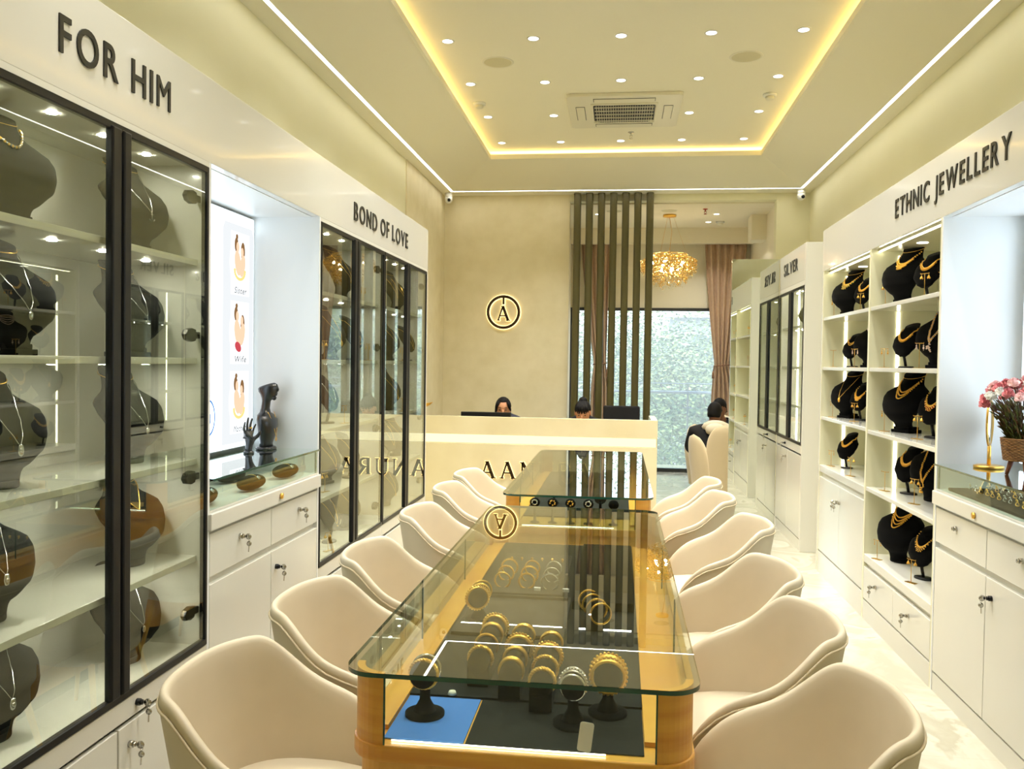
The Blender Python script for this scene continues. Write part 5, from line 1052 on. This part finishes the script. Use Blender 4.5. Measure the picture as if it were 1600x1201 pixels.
# ------------------------------------------------------------------ outside
t = thing('glass_balustrade', 'glass balcony balustrade with steel rail outside the window', 'balustrade', (.5, 13.1, 0))
obj('handrail', MB().cyl((-2.2, 13.1, 1.09), (3.4, 13.1, 1.09), .022, 10), M_rail, t); obj('mid_rail', MB().cyl((-2.2, 13.1, 1.22), (3.4, 13.1, 1.22), .008, 8), M_rail, t)
for x_ in (-1.3, 1.14 - .12, 2.9): obj('post', B(x_ - .012, x_ + .012, 13.09, 13.11, -.05, 1.2).box(x_ - .07, x_ + .07, 13.08, 13.12, .85, .87).box(x_ - .07, x_ + .07, 13.08, 13.12, .22, .24), M_rail, t)
for q, (a, b) in enumerate(((-2.2, -1.32), (-1.28, 1.0), (1.04, 2.88))): obj('glass_panel', B(a, b, 13.1, 13.1001, .06, 1.05), G_clear, t)
struct('floor', B(-2.4, 3.6, 12.34, 13.25, -.1, -.02), M_marble)
struct('ground', B(-40, 40, 13.25, 60, -5.2, -5), mat('asphalt', rgb(150, 152, 150), .9))
LEAF = [mat('leaf_green', rgb(128, 146, 112), .6), mat('leaf_pale', rgb(160, 176, 120), .6), mat('leaf_deep', rgb(84, 108, 84), .6)]
def tree(x, y, zb, H_, R_, n, label, seed):
    random.seed(seed); t = thing('tree', label, 'tree', (x, y, zb), 'trees outside the window'); m = MB(); tips = []
    base = V((x, y, zb)); top = V((x + .2, y, zb + H_ * .45)); m.tube([base, (base + top) / 2 + V((.15, 0, 0)), top], [.22, .17, .13], 8)
    for k in range(9):
        a = 2 * PI * k / 9 + random.random(); e = random.uniform(.35, 1.2); d = V((math.cos(a) * math.cos(e), math.sin(a) * math.cos(e) * .7, math.sin(e))); p1 = top + d * R_ * .5 + V((0, 0, .2)); p2 = top + d * R_ * random.uniform(.8, 1.0) + V((0, 0, .5)); m.tube([top - V((0, 0, .3)), p1, p2], [.09, .05, .02], 6); tips += [p1, p2, (p1 + p2) / 2]
        for q in range(3): p3 = p2 + V((random.uniform(-1, 1), random.uniform(-.5, .5), random.uniform(-.3, .8))) * R_ * .35; m.tube([p1, p3], [.03, .01], 5); tips.append(p3)
    obj('trunk', m, mat('bark', rgb(110, 100, 88), .9), t)
    lf = MB()
    for k in range(int(n * 2.2)):
        c = random.choice(tips); p = c + V((random.gauss(0, 1), random.gauss(0, .8), random.gauss(0, .75))) * R_ * .20; s_ = random.uniform(.03, .065)
        a = V((random.uniform(-1, 1), random.uniform(-1, 1), random.uniform(-.4, .4))).normalized(); b = a.orthogonal().normalized(); b = Matrix.Rotation(random.uniform(0, 6.28), 3, a) @ b
        lf.add([p - a * s_, p - b * s_ * .45, p + a * s_, p + b * s_ * .45], [(0, 1, 2, 3)], mi=random.choice((0, 0, 1, 2)))
    obj('foliage', lf, LEAF, t, kind='stuff')
tree(2.2, 19.0, -5, 9.5, 3.0, 11000, 'leafy green tree close outside the window, to the right', 21)
tree(-.6, 22.0, -5, 8.6, 3.0, 9000, 'leafy green tree outside, seen between the slats', 22)
tree(5.2, 24.0, -5, 9.5, 3.4, 8000, 'pale green tree farther off behind the right curtain', 23)
tree(1.2, 17.5, -5, 6.6, 2.3, 7000, 'low bushy tree beyond the balustrade', 24)
t = thing('apartment_building', 'pale concrete building behind the trees outside the window', 'building', (3.6, 33, -5))
obj('wall', B(1.8, 10, 32, 38, -5, 9.5), mat('pale_concrete', rgb(196, 202, 206), .8), t)
for i in range(4):
    for j in range(3): x_ = 2.6 + i * 1.7; z_ = 1.2 + j * 2.6; obj('window', B(x_, x_ + 1.0, 31.96, 32, z_, z_ + 1.4), mat('dull_window', rgb(120, 134, 146), .3), t)
for j in range(3): obj('balcony_slab', B(1.6, 10.1, 31.3, 32, .6 + j * 2.6, .8 + j * 2.6), mat('pale_concrete', rgb(196, 202, 206), .8), t)

# ------------------------------------------------------------------ petal lounge chairs
def petal(w, H_, th, R, a0, z0, lean=.12):
    """padded petal standing on an arc of radius R round the seat, centred at angle a0, width angle w"""
    m = MB(); nu, nv = 20, 22; rows = []
    def pt(u, v, side):
        # u in -1..1 across, v in 0..1 up ; ellipse-like outline
        wv = math.sin(min(1, .22 + v * .95) * PI) ** .55 if v < 1 else 0
        wv = (1 - max(0, (v - .45) / .55) ** 2.4) ** .5 if v > .45 else .80 + .2 * math.sin(v / .45 * PI / 2)
        a = a0 + u * w * wv; edge = max(0, (1 - u * u)) ** .35 * (1 - v ** 8) ** .5; r = R + lean * v + side * th * .5 * edge
        return (r * math.cos(a), r * math.sin(a), z0 + v * (H_ - z0))
    vs = []; fs = []
    for side in (1, -1):
        for j in range(nv + 1):
            for i in range(nu + 1): vs.append(pt(-1 + 2 * i / nu, j / nv, side))
    k = (nu + 1) * (nv + 1)
    for j in range(nv):
        for i in range(nu): a = j * (nu + 1) + i; fs.append((a, a + 1, a + nu + 2, a + nu + 1)); fs.append((k + a, k + a + nu + 1, k + a + nu + 2, k + a + 1))
        a = j * (nu + 1); fs.append((a, a + nu + 1, k + a + nu + 1, k + a)); a += nu; fs.append((a, k + a, k + a + nu + 1, a + nu + 1))
    for i in range(nu): fs.append((i, k + i, k + i + 1, i + 1)); a = nv * (nu + 1) + i; fs.append((a, a + 1, k + a + 1, k + a))
    return m.add(vs, fs, 0, True)
def petal_chair(x, y, rz, label):
    t = thing('petal_lounge_chair', label, 'chair', (0, 0, 0), 'petal back lounge chairs') # faces +x, back at -x
    obj('back_petal', petal(.62, .88, .09, .27, PI, .04), M_petal, t)
    obj('side_petal', petal(.60, .76, .085, .30, PI - 1.02, .04, .09), M_petal, t); obj('side_petal', petal(.60, .76, .085, .30, PI + 1.02, .04, .09), M_petal, t)
    obj('front_petal', petal(.40, .56, .08, .29, PI - 1.75, .04, .08), M_petal, t); obj('front_petal', petal(.40, .56, .08, .29, PI + 1.75, .04, .08), M_petal, t)
    obj('seat', MB().lathe([(.25, .10), (.26, .2), (.26, .37), (.245, .40), (.18, .415), (.001, .42)], 28), M_petal, t); obj('base', MB().lathe([(.22, 0), (.22, .03), (.2, .10)], 28), M_goldm, t)
    t.location = (x, y, 0); t.rotation_euler = (0, 0, rz)
PC1 = (1.16, 9.55, 1.42); PC2 = (1.20, 10.75, -1.9)
petal_chair(*PC1, 'beige velvet petal-back chair nearer the camera, beside the mirror')
petal_chair(*PC2, 'beige velvet petal-back chair facing the camera near the window')
tb = thing('round_side_table', 'small round marble side table between the petal chairs', 'table', (1.42, 10.15, 0)); obj('table_top', MB().lathe([(.18, .46), (.18, .48), (.17, .485)], 32, (1.42, 10.15, 0)), M_marble, tb); obj('pedestal', MB().lathe([(.12, 0), (.12, .01), (.02, .03), (.02, .46)], 20, (1.42, 10.15, 0)), M_goldm, tb)

# ------------------------------------------------------------------ people
def head(t, c, r, yaw, pitch, skin_m, hair, scale=1.0):
    """head facing local +x then yawed; c = centre; built as one mesh plus hair, eyes, lips as children"""
    T = Matrix.Translation(c) @ Matrix.Rotation(yaw, 4, 'Z') @ Matrix.Rotation(pitch, 4, 'Y')
    m = MB(); n = 24; rs = []
    PRF = [(-.118, .020, .024, .034), (-.108, .036, .036, .030), (-.09, .050, .052, .024), (-.06, .066, .062, .014), (-.03, .080, .068, .006), (.0, .092, .073, 0), (.03, .098, .076, -.004), (.06, .095, .074, -.008), (.09, .078, .062, -.010), (.108, .052, .042, -.010), (.116, .02, .018, -.010)]
    for z, d, w, cx_ in PRF: rs.append([(cx_ + d * math.cos(2 * PI * j / n), w * math.sin(2 * PI * j / n), z) for j in range(n)])
    m.rings(rs, T=T)
    m.sph((.100, 0, -.022), .016, 10, sx=1.1, sy=.85, sz=1.2, T=T); m.cyl((.092, 0, .018), (.108, 0, -.018), .008, 8, r2=.013, T=T); m.sph((.078, 0, -.090), .02, 8, T=T)
    for s_ in (1, -1): m.sph((-.005, s_ * .077, -.008), .024, 8, sx=.7, sy=.3, sz=1.25, T=T); m.sph((.082, s_ * .032, .020), .016, 8, sx=.45, sy=1.1, sz=.35, T=T)
    return T, m
def person(name, label, loc, joints, radii, edges, cloth, skin_m, headc, hyaw, hpitch, hair_kind, extra=None):
    t = thing(name, label, 'person', loc)
    # skin body: torso + arms in clothing is the continuous body, skin colour for neck and hands
    o = skin('body', [tuple(V(p)) for p in joints], edges, radii, cloth, t, 2, 0)
    T, m = head(t, V((0, 0, 0)), 0, hyaw, hpitch, skin_m, None)
    m2 = MB(); Tt = Matrix.Translation(V(loc) + V(headc)); m2.v = [Tt @ v for v in m.v]; m2.f = m.f; m2.m = m.m; m2.sm = m.sm
    m2.cyl(V(loc) + V(headc) + V((0, 0, -.08)), V(loc) + V(joints[2]) + V((0, 0, .0)), .05, 14, r2=.058); hd = obj('head', m2, skin_m, t)
    TT = Tt @ Matrix.Rotation(hyaw, 4, 'Z') @ Matrix.Rotation(hpitch, 4, 'Y')
    e = MB()
    for s_ in (1, -1): e.sph((.089, s_ * .032, .014), .0095, 8, sx=.5, sy=1.2, sz=.55, T=TT); e.box(.088, .094, s_ * .032 - .014, s_ * .032 + .014, .034, .039, T=TT)
    obj('eyes', e, M_eye, hd); obj('mouth', MB().sph((.088, 0, -.058), .018, 8, sx=.4, sy=1.1, sz=.28, T=TT), M_lips, hd)
    h = MB(); n = 40; rs = []
    lo = {'bun': -.03, 'tail': -.03, 'short': -.03}[hair_kind]
    def hr(z): # hair shell radius vs height
        q = max(0, 1 - (z / .128) ** 2) ** .5; return q
    zs = [lo - .03, lo, -.02, 0, .015, .03, .045, .06, .075, .09, .11, .124, .128]
    for z in zs:
        q = max(.02, (1 - max(0, z / .13) ** 2.6) ** .5); row = []
        for j in range(n):
            a = 2 * PI * j / n; c_, s_ = math.cos(a), math.sin(a); fr = max(0, c_)
            d = .108 * q; w = .084 * q * (.94 if z < .03 else 1)
            cl_ = {'short': [(-.1, -.5), (-.02, -.25), (.02, .1), (.05, .62), (.075, 1.1)], 'tail': [(-.1, -.8), (-.02, -.45), (.02, -.1), (.055, .4), (.09, 1.1)], 'bun': [(-.1, -.45), (-.02, -.15), (.02, .2), (.05, .7), (.07, 1.1)]}[hair_kind]
            lim = -.5
            for (za, ca), (zb_, cb) in zip(cl_[:-1], cl_[1:]):
                if z >= za: lim = ca + (cb - ca) * min(1, (z - za) / (zb_ - za))
            pull = 1 if c_ <= lim else .55
            row.append((-.014 * (1 if pull == 1 else 0) + d * c_ * pull, w * s_ * pull, z))
        rs.append(row)
    h.rings(rs, T=TT)
    if hair_kind == 'tail':
        h.tube([(-.09, 0, -.01), (-.115, -.03, -.07), (-.09, -.06, -.13), (-.05, -.07, -.2)], [.035, .034, .026, .01], 10, T=TT)
        h.tube([(.06, .05, .095), (.075, .062, .05), (.05, .078, .0)], [.018, .015, .008], 8, T=TT); h.tube([(.06, -.04, .098), (.07, -.066, .05), (.05, -.078, -.03)], [.018, .015, .008], 8, T=TT)
    if hair_kind == 'bun':
        h.sph((-.05, 0, .105), .045, 12, T=TT)
        for q in range(7): a = -.9 + q * .3; h.tube([(.02, a * .03, .124), (.088, math.sin(a) * .07, .082), (.094 - abs(a) * .022, math.sin(a) * .078, .034 + .012 * abs(a))], [.014, .015, .006], 6, T=TT)
    if hair_kind == 'short':
        for q in range(60): a = random.uniform(0, 6.28); b = random.uniform(.1, 1.3); p = V((-.012 + .1 * math.sin(b) * math.cos(a), .078 * math.sin(b) * math.sin(a), .118 * math.cos(b) + .005)); h.sph(p, .013, 5, T=TT)
    obj('hair', h, M_hair, hd)
    return t
def upper(lean_x=0, lean_y=0, sh=.19, arm=1):
    """seated figure facing -y; pelvis at origin(0,0,.47). joint list"""
    J = [(0, 0, .50), (lean_x * .4, lean_y * .4, .68), (lean_x, lean_y, .93), (lean_x * 1.05, lean_y * 1.08, 1.0)]; E_ = [(0, 1), (1, 2), (2, 3)]; Rr = [(.15, .11), (.135, .10), (.13, .09), (.055, .055)]
    for s_ in (1, -1):
        b = len(J); J += [(lean_x + s_ * sh, lean_y, .91), (lean_x + s_ * (sh + .05), lean_y - .05, .72), (lean_x + s_ * .14, lean_y - .26, .70 if arm else .62), (lean_x + s_ * .08, lean_y - .34, .72 if arm else .62)]; E_ += [(2, b), (b, b + 1), (b + 1, b + 2), (b + 2, b + 3)]; Rr += [.06, .05, .04, .03]
        b = len(J); J += [(s_ * .10, -.20, .50), (s_ * .12, -.40, .50), (s_ * .12, -.44, .26), (s_ * .12, -.42, .06), (s_ * .12, -.54, .04)]; E_ += [(0, b), (b, b + 1), (b + 1, b + 2), (b + 2, b + 3), (b + 3, b + 4)]; Rr += [.085, .062, .05, .036, .03]
    return J, E_, Rr
def sit_person(name, label, x, y, lean, headc, yaw, pitch, hair, cloth, skin_m, sh=.18, rot=0, dz=0, arm=1):
    J, E_, Rr = upper(lean[0], lean[1], sh, arm); J = [(p[0], p[1], p[2] + (dz if i < 8 or True else 0)) for i, p in enumerate(J)]
    t = person(name, label, (x, y, 0), J, Rr, E_, cloth, skin_m, headc, yaw, pitch, hair)
    t.rotation_euler = (0, 0, rot); return t
NAVY = mat('navy_cloth', rgb(34, 36, 52), .8)
def swivel(x, y, label, zt=.98):
    t = thing('office_chair', label, 'chair', (x, y, 0), 'black office chairs behind the counter')
    obj('seat', MB().lathe([(.21, .40), (.23, .42), (.23, .46), (.2, .475)], 24, (x, y, 0)), M_blackcloth, t); obj('backrest', B(x - .2, x + .2, y + .24, y + .28, .58, zt), M_blackcloth, t, .02); obj('back_support', B(x - .03, x + .03, y + .2, y + .24, .42, .7), M_black, t)
    obj('column', MB().cyl((x, y, .07), (x, y, .40), .025, 12), M_chrome, t)
    for k in range(5): a = 2 * PI * k / 5; obj('foot', MB().cyl((x, y, .08), (x + .24 * math.cos(a), y + .24 * math.sin(a), .045), .018, 8, r2=.012).sph((x + .24 * math.cos(a), y + .24 * math.sin(a), .027), .026, 8), M_black, t)
swivel(-1.18, 8.92, 'black office chair of the woman behind the monitor', .86); swivel(-.355, 8.92, 'black office chair of the woman looking down', .86); swivel(.03, 9.3, 'black office chair in place of a dark-clothed person near the slats', 1.04)  # the last chair stands in for a dark-clothed person
sit_person('person', 'woman with dark hair tied back sitting behind the computer monitor', -1.18, 8.92, (0, -.10), (.0, -.16, 1.015), -PI / 2 + .1, .15, 'tail', NAVY, M_skin, dz=-.02)
sit_person('person', 'woman with fringe and bun looking down behind the counter', -.36, 8.92, (0, -.13), (.0, -.24, 1.005), -PI / 2 - .05, .42, 'bun', M_blackcloth, M_skin, dz=-.03)
# two men in the petal chairs
def to_rot(t): return t
p1 = sit_person('person', 'man in a black jacket with cream hood, seen from behind in the petal chair', 0.995, 9.60, (.05, -.24), (-.03, -.37, .955), -PI / 2 - .1, .35, 'short', M_blackcloth, M_skin2, .155, PI - .15, -.15, 0)
m = MB(); T = Matrix.Translation((.94 - .0, 9.60 - .19, .81)); n = 20
m.rings([[(q * 1.35 * math.cos(2 * PI * j / n), q * 1.0 * math.sin(2 * PI * j / n) + z * .0, z + .03 * math.sin(2 * PI * j / n)) for j in range(n)] for q, z in ((.09, -.05), (.115, -.03), (.12, .0), (.10, .04), (.07, .055))], T=T); m.sph((0, .10, -.02), .10, 12, sx=1.15, sy=.7, sz=.75, T=T); obj('hood', m, M_cream, p1)
p2 = sit_person('person', 'man in a dark shirt leaning forward, facing the man in the cream hood', 1.33, 10.72, (-.02, -.24), (-.06, -.40, .985), -PI / 2 - .25, .38, 'short', NAVY, M_skin2, .19, -.25, -.13, 0)
m = MB(); m.tube([V((1.33, 10.72, 0)) + V(p) for p in [(-.10, -.20, .83), (-.03, -.31, .79), (.05, -.20, .83), (0, -.14, .88)]], .018, 8, closed=True); obj('shirt_collar', m, M_cream, p2)
